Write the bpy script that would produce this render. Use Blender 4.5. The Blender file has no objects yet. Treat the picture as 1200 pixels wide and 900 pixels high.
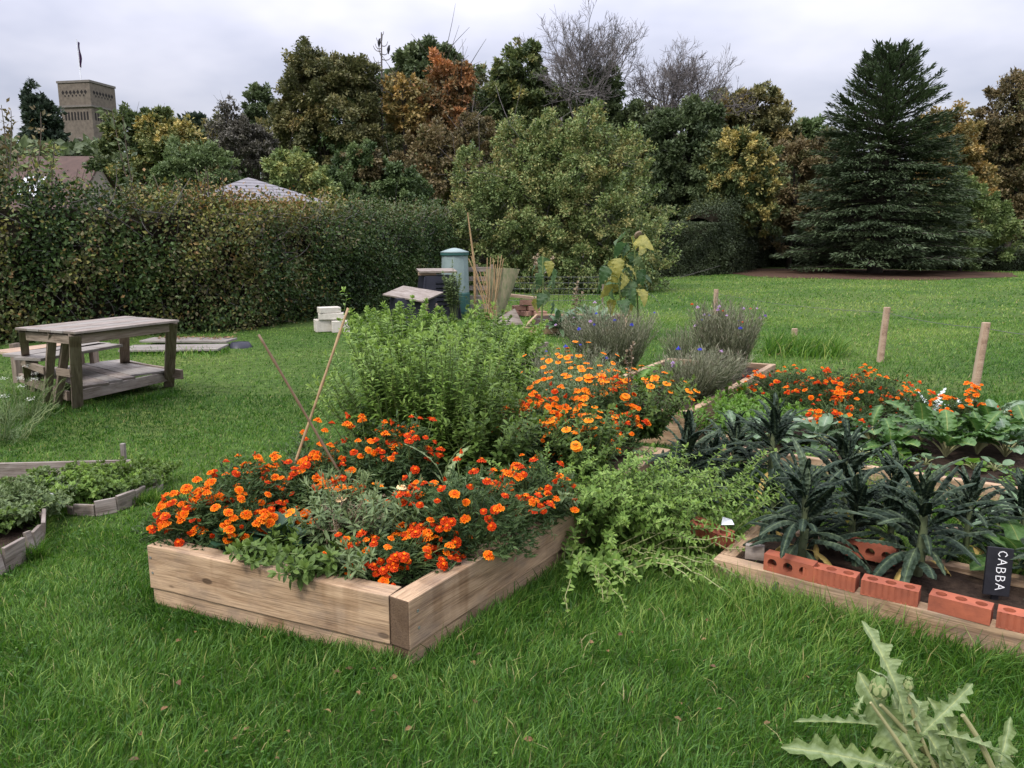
import bpy, math, random
import numpy as np
from math import radians as rad, pi, sin, cos

# ------------------------------------------------------------------ camera, sky, sun, exposure
scene = bpy.context.scene
COL = scene.collection
FPX = 930.0; EYE = 1.6; PITCH = math.atan((450 - 278) / FPX)
cam_data = bpy.data.cameras.new('camera'); cam = bpy.data.objects.new('camera', cam_data); COL.objects.link(cam)
cam_data.sensor_fit = 'HORIZONTAL'; cam_data.sensor_width = 36; cam_data.lens = 36 * FPX / 1200
cam_data.clip_start = 0.05; cam_data.clip_end = 2500
cam.location = (0, 0, EYE); cam.rotation_euler = (pi / 2 - PITCH, 0, 0)
scene.camera = cam

SUN_EL = rad(48); SUN_AZ = rad(218)          # azimuth clockwise from +Y: behind and to the left
world = bpy.data.worlds.new('World'); scene.world = world; world.use_nodes = True
nt = world.node_tree; nt.nodes.clear()
def N(t, typ, **kw):
    n = t.nodes.new(typ)
    for k, v in kw.items(): setattr(n, k, v)
    return n
out = N(nt, 'ShaderNodeOutputWorld'); bg = N(nt, 'ShaderNodeBackground')
sky = N(nt, 'ShaderNodeTexSky', sky_type='NISHITA', sun_disc=False, sun_elevation=SUN_EL, sun_rotation=SUN_AZ)
tc = N(nt, 'ShaderNodeTexCoord'); sep = N(nt, 'ShaderNodeSeparateXYZ')
nt.links.new(tc.outputs['Generated'], sep.inputs[0])
mx = N(nt, 'ShaderNodeMath', operation='MAXIMUM'); mx.inputs[1].default_value = 0.0
nt.links.new(sep.outputs['Z'], mx.inputs[0])
# cloud layer: flattened by height so it reads as a deck seen at a low angle
den = N(nt, 'ShaderNodeMath', operation='ADD'); den.inputs[1].default_value = 0.28
nt.links.new(mx.outputs[0], den.inputs[0])
dv = N(nt, 'ShaderNodeVectorMath', operation='DIVIDE'); cmb = N(nt, 'ShaderNodeCombineXYZ')
for i in range(3): nt.links.new(den.outputs[0], cmb.inputs[i])
nt.links.new(tc.outputs['Generated'], dv.inputs[0]); nt.links.new(cmb.outputs[0], dv.inputs[1])
noi = N(nt, 'ShaderNodeTexNoise'); noi.inputs['Scale'].default_value = 2.1; noi.inputs['Detail'].default_value = 4
noi.inputs['Roughness'].default_value = 0.5
nt.links.new(dv.outputs[0], noi.inputs['Vector'])
rmp = N(nt, 'ShaderNodeValToRGB'); cr = rmp.color_ramp
cr.elements[0].position = .36; cr.elements[0].color = (4.7/10, 4.75/10, 5.75/10, 1)
cr.elements[1].position = .64; cr.elements[1].color = (6.6/10, 6.45/10, 7.25/10, 1)
nt.links.new(noi.outputs['Fac'], rmp.inputs[0])
# overcast luminance: brighter towards the zenith
gr = N(nt, 'ShaderNodeMath', operation='MULTIPLY_ADD'); gr.inputs[1].default_value = 23.0; gr.inputs[2].default_value = 2.75
pw = N(nt, 'ShaderNodeMath', operation='POWER'); pw.inputs[1].default_value = 1.35
nt.links.new(mx.outputs[0], pw.inputs[0]); nt.links.new(pw.outputs[0], gr.inputs[0])
ml = N(nt, 'ShaderNodeVectorMath', operation='SCALE')
nt.links.new(rmp.outputs[0], ml.inputs[0]); nt.links.new(gr.outputs[0], ml.inputs['Scale'])
mixs = N(nt, 'ShaderNodeMix', data_type='RGBA'); mixs.inputs['Factor'].default_value = 0.9
nt.links.new(sky.outputs[0], mixs.inputs['A']); nt.links.new(ml.outputs[0], mixs.inputs['B'])
nt.links.new(mixs.outputs['Result'], bg.inputs[0]); bg.inputs[1].default_value = 0.15
nt.links.new(bg.outputs[0], out.inputs[0])

sd = bpy.data.lights.new('sun', 'SUN'); so = bpy.data.objects.new('sun', sd); COL.objects.link(so)
sd.energy = 1.7; sd.angle = rad(12); sd.color = (1, .95, .87)
so.rotation_euler = (pi / 2 - SUN_EL, 0, pi - SUN_AZ)
vs = scene.view_settings
vs.view_transform = 'Standard'; vs.look = 'None'; vs.gamma = 1; vs.use_curve_mapping = False
vs.exposure = 0.78

# ------------------------------------------------------------------ helpers
def ray(px, py):
    x = (px - 600) / FPX; y = (450 - py) / FPX
    return np.array([x, cos(PITCH) + y * sin(PITCH), -sin(PITCH) + y * cos(PITCH)])
def G(px, py, z=0.0):                       # survey: where the sight line meets height z
    d = ray(px, py); t = (z - EYE) / d[2]
    return np.array([d[0] * t, d[1] * t, z])
def R(px, py, Y):                           # survey: the point at depth Y
    d = ray(px, py); t = Y / d[1]
    return np.array([d[0] * t, Y, EYE + d[2] * t])

def tagp(o, label=None, cat=None, group=None, kind=None):
    if label: o['label'] = label
    if cat: o['category'] = cat
    if group: o['group'] = group
    if kind: o['kind'] = kind
    return o
def thing(name, label, cat, loc=(0, 0, 0), group=None):
    o = bpy.data.objects.new(name, None); COL.objects.link(o); o.location = [float(c) for c in loc]
    o.empty_display_size = .1
    return tagp(o, label, cat, group)
def wloc(o):
    v = np.array(o.location)
    while o.parent: o = o.parent; v = v + np.array(o.location)
    return v

class MB:
    def __init__(s): s.V = []; s.F = []; s.T = []; s.n = 0
    def add(s, V, F, t=0.5):
        V = np.asarray(V, float).reshape(-1, 3); 
        if not isinstance(F, list): F = [F]
        for f in F:
            f = np.asarray(f, int)
            if f.size: s.F.append(f + s.n)
        s.T.append(np.broadcast_to(np.asarray(t, float), (len(V),)).copy()); s.V.append(V); s.n += len(V)
        return s
    def build(s, name, mat, parent=None, smooth=False, origin=None):
        V = np.concatenate(s.V); T = np.concatenate(s.T)
        if origin is None: org = wloc(parent) if parent else np.zeros(3)
        else: org = np.array(origin, float)
        me = bpy.data.meshes.new(name)
        me.vertices.add(len(V)); me.vertices.foreach_set('co', (V - org).astype('f').ravel())
        loops = np.concatenate([f.ravel() for f in s.F])
        sizes = np.concatenate([np.full(len(f), f.shape[1]) for f in s.F])
        st = np.concatenate([[0], np.cumsum(sizes)[:-1]])
        me.loops.add(len(loops)); me.loops.foreach_set('vertex_index', loops.astype('i'))
        me.polygons.add(len(sizes)); me.polygons.foreach_set('loop_start', st.astype('i'))
        me.polygons.foreach_set('loop_total', sizes.astype('i'))
        me.polygons.foreach_set('use_smooth', np.full(len(sizes), smooth))
        a = me.attributes.new('tint', 'FLOAT', 'POINT'); a.data.foreach_set('value', T.astype('f'))
        me.update(calc_edges=True); me.validate()
        if mat: me.materials.append(mat)
        o = bpy.data.objects.new(name, me); COL.objects.link(o)
        if parent: o.parent = parent
        if origin is not None: o.location = org - (wloc(parent) if parent else 0)
        return o

rng = np.random.default_rng(7)
def unit(v): v = np.asarray(v, float); return v / (np.linalg.norm(v, axis=-1, keepdims=True) + 1e-9)
def rdir(n): return unit(rng.normal(size=(n, 3)))
def sn(P, f, seed=0):                        # cheap smooth noise, about -1..1
    P = np.asarray(P, float) * f; s = 0
    r = np.random.default_rng(seed)
    for k in range(5):
        d = r.normal(size=P.shape[-1]); d /= np.linalg.norm(d); a = r.uniform(.6, 1.6)
        s = s + np.sin((P @ d) * a * 2.2 + r.uniform(0, 7) + 1.3 * np.sin(P @ np.roll(d, 1) * 1.7 + k))
    return s / 3.2

def boxVF(sx, sy, sz, c=(0, 0, 0)):
    V = np.array([[x, y, z] for x in (-.5, .5) for y in (-.5, .5) for z in (-.5, .5)]) * [sx, sy, sz] + np.array(c)
    F = np.array([[0, 1, 3, 2], [4, 6, 7, 5], [0, 4, 5, 1], [2, 3, 7, 6], [0, 2, 6, 4], [1, 5, 7, 3]])
    return V, F
def rot(ax=0, ay=0, az=0):
    cx, sx, cy, sy, cz, sz = cos(ax), sin(ax), cos(ay), sin(ay), cos(az), sin(az)
    return (np.array([[cz, -sz, 0], [sz, cz, 0], [0, 0, 1]]) @ np.array([[cy, 0, sy], [0, 1, 0], [-sy, 0, cy]])
            @ np.array([[1, 0, 0], [0, cx, -sx], [0, sx, cx]]))
def plank(name, L, W, H, loc, mat, parent=None, az=0, ay=0, ax=0, bev=.004, wob=.0):
    """a length of timber, long axis x, origin at its middle"""
    nx = max(2, int(L / .12)); xs = np.linspace(-L / 2, L / 2, nx + 1)
    V = []; 
    for x in xs:
        j = rng.normal(size=2) * wob
        for (y, z) in ((-.5, -.5), (.5, -.5), (.5, .5), (-.5, .5)): V.append([x, y * W + j[0], z * H + j[1]])
    F = [[i * 4 + k, i * 4 + (k + 1) % 4, (i + 1) * 4 + (k + 1) % 4, (i + 1) * 4 + k] for i in range(nx) for k in range(4)]
    F += [[3, 2, 1, 0], [nx * 4 + k for k in range(4)]]
    m = MB().add(V, np.array(F)); o = m.build(name, mat, None)
    o.parent = parent; o.location = np.array(loc, float) - (wloc(parent) if parent else 0)
    o.rotation_euler = (ax, ay, az)
    if bev:
        b = o.modifiers.new('bevel', 'BEVEL'); b.width = bev; b.segments = 2; b.limit_method = 'ANGLE'
    return o
def beam(name, a, b, W, H, mat, parent=None, bev=.004, roll=0, wob=0):
    """timber running from point a to point b"""
    a = np.array(a, float); b = np.array(b, float); d = b - a; L = np.linalg.norm(d)
    return plank(name, L, W, H, (a + b) / 2, mat, parent, az=math.atan2(d[1], d[0]), ay=-math.asin(d[2] / L), ax=roll, bev=bev, wob=wob)

def tube(P, r, n=5, cap=True):
    P = np.asarray(P, float); m = len(P); r = np.broadcast_to(r, (m,))
    T = np.gradient(P, axis=0); T = unit(T)
    ref = np.array([0, 0, 1.]) if abs(T[:, 2]).mean() < .8 else np.array([1., 0, 0])
    A = unit(np.cross(T, ref)); B = np.cross(T, A)
    a = np.arange(n) / n * 2 * pi
    V = (P[:, None] + (A[:, None] * np.cos(a)[None, :, None] + B[:, None] * np.sin(a)[None, :, None]) * r[:, None, None]).reshape(-1, 3)
    i = np.arange(m - 1)[:, None] * n; k = np.arange(n)[None]; k2 = (k + 1) % n
    F = np.stack([i + k, i + k2, i + n + k2, i + n + k], -1).reshape(-1, 4)
    Fs = [F]
    if cap: Fs += [np.array([list(range(n - 1, -1, -1)), [(m - 1) * n + q for q in range(n)]])]
    return V, Fs
def bez(p0, p1, p2, n=8):
    t = np.linspace(0, 1, n)[:, None]; p0, p1, p2 = map(lambda q: np.array(q, float), (p0, p1, p2))
    return (1 - t) ** 2 * p0 + 2 * t * (1 - t) * p1 + t * t * p2

# leaf templates: x across, y along, z out of the blade
def T_kite(w=.5): return np.array([[0, 0, 0], [w / 2, .45, .03], [0, 1, -.08], [-w / 2, .45, .03]]), [np.array([[0, 1, 2, 3]])], np.zeros(4)
def T_fold(w=.5, f=.08, droop=.15):
    return (np.array([[0, 0, 0], [w / 2, .4, f], [0, .5, 0], [-w / 2, .4, f], [w * .36, .75, f - droop * .4], [0, 1, -droop], [-w * .36, .75, f - droop * .4]]),
            [np.array([[0, 1, 4, 2], [2, 4, 5, 5], [0, 2, 6, 3], [2, 5, 5, 6]])[[0, 2]], np.array([[2, 4, 5], [2, 5, 6]])], np.zeros(7))
def T_strip(n, prof, droop=.3, fold=.06, wave=0, rib=0., curl=0., lift=0., prof2=None):
    """n segments, half-width profile prof(t), edge waviness; 5 columns"""
    V = []; ti = []
    for i in range(n + 1):
        t = i / n; w = prof(t); z0 = lift * t - droop * t * t; y = t * (1 - .25 * droop * t)
        for c, u in enumerate((-1, -.5, 0, .5, 1)):
            ww = wave * (1 if i % 2 else -1) * abs(u) * (1 if c % 4 == 0 else .5) * (1 if u > 0 else -.7)
            w_ = prof2(t) if (prof2 and u < 0) else w
            V.append([u * w_, y, z0 + fold * abs(u) * w_ * 4 - curl * u * u * w_ + ww * min(1, 4 * w_)]); ti.append(rib if c == 2 else 0)
    F = [[i * 5 + c, i * 5 + c + 1, (i + 1) * 5 + c + 1, (i + 1) * 5 + c] for i in range(n) for c in range(4)]
    return np.array(V), [np.array(F)], np.array(ti)
def scatter(mb, tpl, P, D, U, S, tint, wx=1.0):
    """leaves at P, pointing along D, blades facing U, of size S"""
    V, Fs, rt = tpl; P = np.atleast_2d(P); n = len(P); k = len(V)
    D = unit(D); X = unit(np.cross(D, U)); Z = np.cross(X, D); S = np.broadcast_to(S, (n,))[:, None, None]
    W = (X[:, None] * V[None, :, :1] * wx + D[:, None] * V[None, :, 1:2] + Z[:, None] * V[None, :, 2:3]) * S + P[:, None]
    tt = np.broadcast_to(tint, (n,))[:, None] * np.ones(k)[None]
    tt = np.where(rt[None] > 0, rt[None], tt)
    off = (np.arange(n) * k)[:, None, None]
    mb.add(W.reshape(-1, 3), [(f[None] + off).reshape(-1, f.shape[1]) for f in Fs], tt.ravel())

def inpoly(x, y, poly):
    c = np.zeros(len(x), bool); j = len(poly) - 1
    for i in range(len(poly)):
        xi, yi = poly[i][:2]; xj, yj = poly[j][:2]
        c ^= ((yi > y) != (yj > y)) & (x < (xj - xi) * (y - yi) / (yj - yi + 1e-12) + xi); j = i
    return c
def dseg(x, y, a, b):
    a = np.array(a[:2], float); b = np.array(b[:2], float); d = b - a
    t = np.clip(((x - a[0]) * d[0] + (y - a[1]) * d[1]) / (d @ d), 0, 1)
    return np.hypot(x - a[0] - t * d[0], y - a[1] - t * d[1])

# ------------------------------------------------------------------ materials
def newmat(name):
    m = bpy.data.materials.new(name); m.use_nodes = True; m.node_tree.nodes.clear(); return m, m.node_tree
def ramp(t, fac, stops, interp='LINEAR'):
    r = N(t, 'ShaderNodeValToRGB'); r.color_ramp.interpolation = interp; e = r.color_ramp.elements
    while len(e) < len(stops): e.new(.5)
    for el, (p, c) in zip(e, stops): el.position = p; el.color = (*c, 1)
    if fac is not None: t.links.new(fac, r.inputs[0])
    return r
def leafmat(name, stops, rough=.55, trans=.25, spec=.25, bump=0, bscale=60, mott=0):
    m, t = newmat(name); o = N(t, 'ShaderNodeOutputMaterial'); at = N(t, 'ShaderNodeAttribute', attribute_name='tint')
    r = ramp(t, at.outputs['Fac'], stops)
    p = N(t, 'ShaderNodeBsdfPrincipled'); p.inputs['Roughness'].default_value = rough; p.inputs['Specular IOR Level'].default_value = spec
    t.links.new(r.outputs[0], p.inputs['Base Color'])
    if mott:
        tcm = N(t, 'ShaderNodeTexCoord'); nm = N(t, 'ShaderNodeTexNoise'); nm.inputs['Scale'].default_value = mott; nm.inputs['Detail'].default_value = 5; nm.inputs['Roughness'].default_value = .7
        t.links.new(tcm.outputs['Object'], nm.inputs['Vector']); rm = ramp(t, nm.outputs['Fac'], [(.32, (.52, .58, .42)), (.5, (1, 1, 1)), (.68, (1.3, 1.22, 1.1))])
        mxm = N(t, 'ShaderNodeMix', data_type='RGBA', blend_type='MULTIPLY'); mxm.inputs['Factor'].default_value = 1; t.links.new(r.outputs[0], mxm.inputs['A']); t.links.new(rm.outputs[0], mxm.inputs['B'])
        t.links.new(mxm.outputs['Result'], p.inputs['Base Color'])
    last = p.outputs[0]
    if bump:
        v = N(t, 'ShaderNodeTexVoronoi'); v.inputs['Scale'].default_value = bscale
        tcn = N(t, 'ShaderNodeTexCoord'); t.links.new(tcn.outputs['Object'], v.inputs['Vector'])
        b = N(t, 'ShaderNodeBump'); b.inputs['Strength'].default_value = bump; b.inputs['Distance'].default_value = .01
        t.links.new(v.outputs['Distance'], b.inputs['Height']); t.links.new(b.outputs[0], p.inputs['Normal'])
    if trans:
        tr = N(t, 'ShaderNodeBsdfTranslucent'); hs = N(t, 'ShaderNodeHueSaturation'); hs.inputs['Value'].default_value = 1.5; hs.inputs['Saturation'].default_value = 1.1
        t.links.new(r.outputs[0], hs.inputs['Color']); t.links.new(hs.outputs[0], tr.inputs[0])
        mm = N(t, 'ShaderNodeMixShader'); mm.inputs[0].default_value = trans
        t.links.new(last, mm.inputs[1]); t.links.new(tr.outputs[0], mm.inputs[2]); last = mm.outputs[0]
    t.links.new(last, o.inputs[0]); return m
def plain(name, c1, c2=None, rough=.7, scale=8, spec=.3, bump=.2, metallic=0, detail=6, stretch=(1, 1, 1)):
    m, t = newmat(name); o = N(t, 'ShaderNodeOutputMaterial'); p = N(t, 'ShaderNodeBsdfPrincipled')
    tcn = N(t, 'ShaderNodeTexCoord'); mp = N(t, 'ShaderNodeMapping'); mp.inputs['Scale'].default_value = stretch
    oi = N(t, 'ShaderNodeObjectInfo'); ad = N(t, 'ShaderNodeVectorMath', operation='ADD')
    ms = N(t, 'ShaderNodeMath', operation='MULTIPLY'); ms.inputs[1].default_value = 37
    t.links.new(oi.outputs['Random'], ms.inputs[0]); t.links.new(tcn.outputs['Object'], mp.inputs[0])
    t.links.new(mp.outputs[0], ad.inputs[0]); t.links.new(ms.outputs[0], ad.inputs[1])
    n = N(t, 'ShaderNodeTexNoise'); n.inputs['Scale'].default_value = scale; n.inputs['Detail'].default_value = detail; n.inputs['Roughness'].default_value = .65
    t.links.new(ad.outputs[0], n.inputs['Vector'])
    r = ramp(t, n.outputs['Fac'], [(.3, c1), (.7, c2 or tuple(c * .75 for c in c1))]); t.links.new(r.outputs[0], p.inputs['Base Color'])
    p.inputs['Roughness'].default_value = rough; p.inputs['Specular IOR Level'].default_value = spec; p.inputs['Metallic'].default_value = metallic
    if bump:
        b = N(t, 'ShaderNodeBump'); b.inputs['Strength'].default_value = bump; b.inputs['Distance'].default_value = .01
        t.links.new(n.outputs['Fac'], b.inputs['Height']); t.links.new(b.outputs[0], p.inputs['Normal'])
    t.links.new(p.outputs[0], o.inputs[0]); return m
def wood(name, cols, grain=9, rough=.75, knots=True, endc=(.09, .06, .04), weather=None, wfac=.5):
    """timber: grain along the object's x axis, growth rings, knots, darker end grain, blotchy weathering"""
    m, t = newmat(name); L = t.links.new
    o = N(t, 'ShaderNodeOutputMaterial'); p = N(t, 'ShaderNodeBsdfPrincipled'); tcn = N(t, 'ShaderNodeTexCoord')
    oi = N(t, 'ShaderNodeObjectInfo'); ms = N(t, 'ShaderNodeMath', operation='MULTIPLY'); ms.inputs[1].default_value = 53
    ad = N(t, 'ShaderNodeVectorMath', operation='ADD'); L(oi.outputs['Random'], ms.inputs[0]); L(tcn.outputs['Object'], ad.inputs[0]); L(ms.outputs[0], ad.inputs[1])
    kn = N(t, 'ShaderNodeTexNoise'); kn.inputs['Scale'].default_value = 3.2; kn.inputs['Detail'].default_value = 1
    mpk = N(t, 'ShaderNodeMapping'); mpk.inputs['Scale'].default_value = (.5, 1.6, 1.6); L(ad.outputs[0], mpk.inputs[0]); L(mpk.outputs[0], kn.inputs['Vector'])
    sc = N(t, 'ShaderNodeVectorMath', operation='SCALE'); sc.inputs['Scale'].default_value = .22; L(kn.outputs['Color'], sc.inputs[0])
    a2 = N(t, 'ShaderNodeVectorMath', operation='ADD'); L(ad.outputs[0], a2.inputs[0]); L(sc.outputs[0], a2.inputs[1])
    mp = N(t, 'ShaderNodeMapping'); mp.inputs['Scale'].default_value = (.45, grain, grain); L(a2.outputs[0], mp.inputs[0])
    g = N(t, 'ShaderNodeTexNoise'); g.inputs['Scale'].default_value = 3; g.inputs['Detail'].default_value = 5; g.inputs['Roughness'].default_value = .6; L(mp.outputs[0], g.inputs['Vector'])
    r = ramp(t, g.outputs['Fac'], cols)
    mp2 = N(t, 'ShaderNodeMapping'); mp2.inputs['Scale'].default_value = (3, 90, 90); L(ad.outputs[0], mp2.inputs[0])
    f = N(t, 'ShaderNodeTexNoise'); f.inputs['Scale'].default_value = 2; f.inputs['Detail'].default_value = 3; L(mp2.outputs[0], f.inputs['Vector'])
    fr = ramp(t, f.outputs['Fac'], [(.3, (.42, .40, .38)), (.48, (.9, .9, .9)), (.7, (1.1, 1.1, 1.1))])
    mu = N(t, 'ShaderNodeMix', data_type='RGBA', blend_type='MULTIPLY'); mu.inputs['Factor'].default_value = .8
    L(r.outputs[0], mu.inputs['A']); L(fr.outputs[0], mu.inputs['B']); col = mu.outputs['Result']
    if knots:
        v = N(t, 'ShaderNodeTexVoronoi'); v.inputs['Scale'].default_value = 1.0; v.inputs['Randomness'].default_value = 1
        mk = N(t, 'ShaderNodeMapping'); mk.inputs['Scale'].default_value = (3.0, 6.5, 6.5); L(ad.outputs[0], mk.inputs[0]); L(mk.outputs[0], v.inputs['Vector'])
        vr = ramp(t, v.outputs['Distance'], [(.07, (.16, .16, .16)), (.10, (0, 0, 0)), (.17, (0, 0, 0))]); vr.color_ramp.elements[0].color = (.75, .75, .75, 1)
        mk2 = N(t, 'ShaderNodeMix', data_type='RGBA'); L(vr.outputs[0], mk2.inputs['Factor']); L(col, mk2.inputs['A']); mk2.inputs['B'].default_value = (*[c * .8 for c in endc], 1); col = mk2.outputs['Result']
    sv_ = N(t, 'ShaderNodeTexNoise'); sv_.inputs['Scale'].default_value = 1.0; sv_.inputs['Detail'].default_value = 3
    msv = N(t, 'ShaderNodeMapping'); msv.inputs['Scale'].default_value = (7, 2, 1.2); L(ad.outputs[0], msv.inputs[0]); L(msv.outputs[0], sv_.inputs['Vector'])
    rsv = ramp(t, sv_.outputs['Fac'], [(.60, (1, 1, 1)), (.72, (.62, .55, .48))]); mv = N(t, 'ShaderNodeMix', data_type='RGBA', blend_type='MULTIPLY'); mv.inputs['Factor'].default_value = .8
    L(col, mv.inputs['A']); L(rsv.outputs[0], mv.inputs['B']); col = mv.outputs['Result']
    if weather:
        w = N(t, 'ShaderNodeTexNoise'); w.inputs['Scale'].default_value = 4.5; w.inputs['Detail'].default_value = 6; w.inputs['Roughness'].default_value = .7
        mw = N(t, 'ShaderNodeMapping'); mw.inputs['Scale'].default_value = (1, 2, 2); L(ad.outputs[0], mw.inputs[0]); L(mw.outputs[0], w.inputs['Vector'])
        wr = ramp(t, w.outputs['Fac'], [(.45, (0, 0, 0)), (.7, (wfac,) * 3)])
        mw2 = N(t, 'ShaderNodeMix', data_type='RGBA'); L(wr.outputs[0], mw2.inputs['Factor']); L(col, mw2.inputs['A']); mw2.inputs['B'].default_value = (*weather, 1); col = mw2.outputs['Result']
    sx = N(t, 'ShaderNodeSeparateXYZ'); L(tcn.outputs['Normal'], sx.inputs[0]); ab = N(t, 'ShaderNodeMath', operation='ABSOLUTE'); L(sx.outputs[0], ab.inputs[0])
    gt = N(t, 'ShaderNodeMath', operation='GREATER_THAN'); gt.inputs[1].default_value = .8; L(ab.outputs[0], gt.inputs[0])
    m7 = N(t, 'ShaderNodeMath', operation='MULTIPLY'); m7.inputs[1].default_value = .8; L(gt.outputs[0], m7.inputs[0])
    me_ = N(t, 'ShaderNodeMix', data_type='RGBA'); L(m7.outputs[0], me_.inputs['Factor']); L(col, me_.inputs['A']); me_.inputs['B'].default_value = (*endc, 1)
    L(me_.outputs['Result'], p.inputs['Base Color']); p.inputs['Roughness'].default_value = rough; p.inputs['Specular IOR Level'].default_value = .2
    sm = N(t, 'ShaderNodeMath', operation='ADD'); L(g.outputs['Fac'], sm.inputs[0]); L(f.outputs['Fac'], sm.inputs[1])
    b = N(t, 'ShaderNodeBump'); b.inputs['Strength'].default_value = .35; b.inputs['Distance'].default_value = .006; L(sm.outputs[0], b.inputs['Height']); L(b.outputs[0], p.inputs['Normal'])
    L(p.outputs[0], o.inputs[0]); return m

M = {}
M['sleeper'] = wood('sleeper_wood', [(.25, (.15, .085, .048)), (.40, (.31, .205, .12)), (.55, (.43, .30, .185)), (.8, (.33, .215, .13))], grain=5, weather=(.17, .13, .10), wfac=.7, endc=(.045, .026, .016))
M['oldwood'] = wood('weathered_wood', [(.3, (.13, .105, .085)), (.5, (.21, .175, .145)), (.75, (.29, .25, .215))], grain=9, weather=(.34, .31, .28), wfac=.5, endc=(.12, .1, .08))
M['oldwood_dark'] = wood('weathered_leg_wood', [(.3, (.13, .10, .075)), (.5, (.21, .165, .125)), (.75, (.28, .23, .18))], grain=9, endc=(.09, .07, .05))
M['greywood'] = wood('grey_board', [(.3, (.15, .13, .115)), (.5, (.22, .20, .175)), (.75, (.29, .27, .24))], grain=7, weather=(.22, .2, .17), wfac=.6, knots=False, endc=(.2, .18, .16))
M['post'] = wood('post_wood', [(.3, (.23, .15, .10)), (.5, (.34, .24, .165)), (.75, (.42, .31, .22))], grain=6, endc=(.35, .27, .19))
M['cane'] = plain('bamboo', (.36, .25, .13), (.22, .14, .07), rough=.5, scale=20, bump=.1)
M['cane_dark'] = plain('dark_bamboo', (.18, .115, .065), (.12, .08, .05), rough=.5, scale=20, bump=.1)
M['soil'] = plain('soil', (.018, .012, .009), (.05, .034, .024), rough=.95, scale=30, bump=1.0, spec=.1)
M['terracotta'] = plain('terracotta_brick', (.20, .06, .035), (.37, .105, .052), rough=.85, scale=9, bump=.45, detail=12)
M['black'] = plain('black_plastic', (.012, .013, .02), (.022, .023, .034), rough=.45, scale=6, bump=.05)
M['teal'] = plain('pale_green_plastic', (.17, .225, .215), (.22, .28, .27), rough=.5, scale=5, bump=.05)
M['teal_dark'] = plain('dark_green_plastic', (.02, .07, .06), (.03, .09, .08), rough=.5, scale=6, bump=.05)
M['block'] = plain('pale_concrete', (.52, .49, .42), (.40, .37, .31), rough=.9, scale=14, bump=.5)
M['slate'] = plain('slate_black', (.008, .008, .01), (.016, .016, .02), rough=.5, scale=30, bump=.1)
M['chalk'] = plain('chalk_paint', (.78, .78, .76), (.6, .6, .6), rough=.8, scale=90, bump=0)
M['bark'] = plain('bark', (.06, .045, .035), (.11, .09, .07), rough=.95, scale=9, bump=.8, stretch=(1, 1, .3))
M['twig'] = plain('grey_twig', (.09, .08, .078), (.14, .125, .12), rough=.9, scale=9, bump=0)
M['darkbark'] = plain('dark_bark', (.03, .025, .02), (.06, .05, .04), rough=.95, scale=9, bump=.5)
M['metal'] = plain('galvanised_wire', (.12, .125, .12), (.09, .095, .09), rough=.5, scale=9, bump=0, metallic=.6)
# ------------------------------------------------------------------ ground
def lawnmat():
    m, t = newmat('lawn'); L = t.links.new
    o = N(t, 'ShaderNodeOutputMaterial'); p = N(t, 'ShaderNodeBsdfPrincipled'); tcn = N(t, 'ShaderNodeTexCoord')
    a = N(t, 'ShaderNodeTexNoise'); a.inputs['Scale'].default_value = .35; a.inputs['Detail'].default_value = 5; L(tcn.outputs['Object'], a.inputs['Vector'])
    mp = N(t, 'ShaderNodeMapping'); mp.inputs['Scale'].default_value = (1, 1, 1); L(tcn.outputs['Object'], mp.inputs[0])
    b = N(t, 'ShaderNodeTexNoise'); b.inputs['Scale'].default_value = 9; b.inputs['Detail'].default_value = 9; b.inputs['Roughness'].default_value = .75; L(mp.outputs[0], b.inputs['Vector'])
    r1 = ramp(t, a.outputs['Fac'], [(.3, (.046, .094, .018)), (.5, (.072, .122, .026)), (.7, (.11, .148, .038))])
    r2 = ramp(t, b.outputs['Fac'], [(.3, (.25, .25, .25)), (.5, (.8, .8, .8)), (.7, (1.5, 1.45, 1.3))])
    mu = N(t, 'ShaderNodeMix', data_type='RGBA', blend_type='MULTIPLY'); mu.inputs['Factor'].default_value = 1
    L(r1.outputs[0], mu.inputs['A']); L(r2.outputs[0], mu.inputs['B']); L(mu.outputs['Result'], p.inputs['Base Color'])
    p.inputs['Roughness'].default_value = .9; p.inputs['Specular IOR Level'].default_value = .1
    bp = N(t, 'ShaderNodeBump'); bp.inputs['Strength'].default_value = .9; bp.inputs['Distance'].default_value = .05; L(b.outputs['Fac'], bp.inputs['Height']); L(bp.outputs[0], p.inputs['Normal'])
    L(p.outputs[0], o.inputs[0]); return m
M['lawn'] = lawnmat()
gb = MB(); gs = 900.0
gb.add([[-gs, -60, 0], [gs, -60, 0], [gs, 1200, 0], [-gs, 1200, 0]], np.array([[0, 1, 2, 3]]))
lawn = gb.build('lawn', M['lawn']); tagp(lawn, kind='structure')

# bare soil under the conifer
th = np.linspace(0, 2 * pi, 60, endpoint=False)
cx, cy = 15.5, 36.0
rr = 1 + .08 * np.sin(3 * th + 1) + .05 * np.sin(7 * th)
sv = np.c_[cx + 6.6 * rr * np.cos(th), cy + 5.4 * rr * np.sin(th), np.full(60, .012)]
M['litter'] = plain('leaf_litter', (.045, .028, .02), (.085, .052, .034), rough=.95, scale=5, bump=.8, spec=.05)
sb = MB().add(sv, np.array([list(range(60))])); tagp(sb.build('bare_soil', M['litter']), kind='structure')

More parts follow.
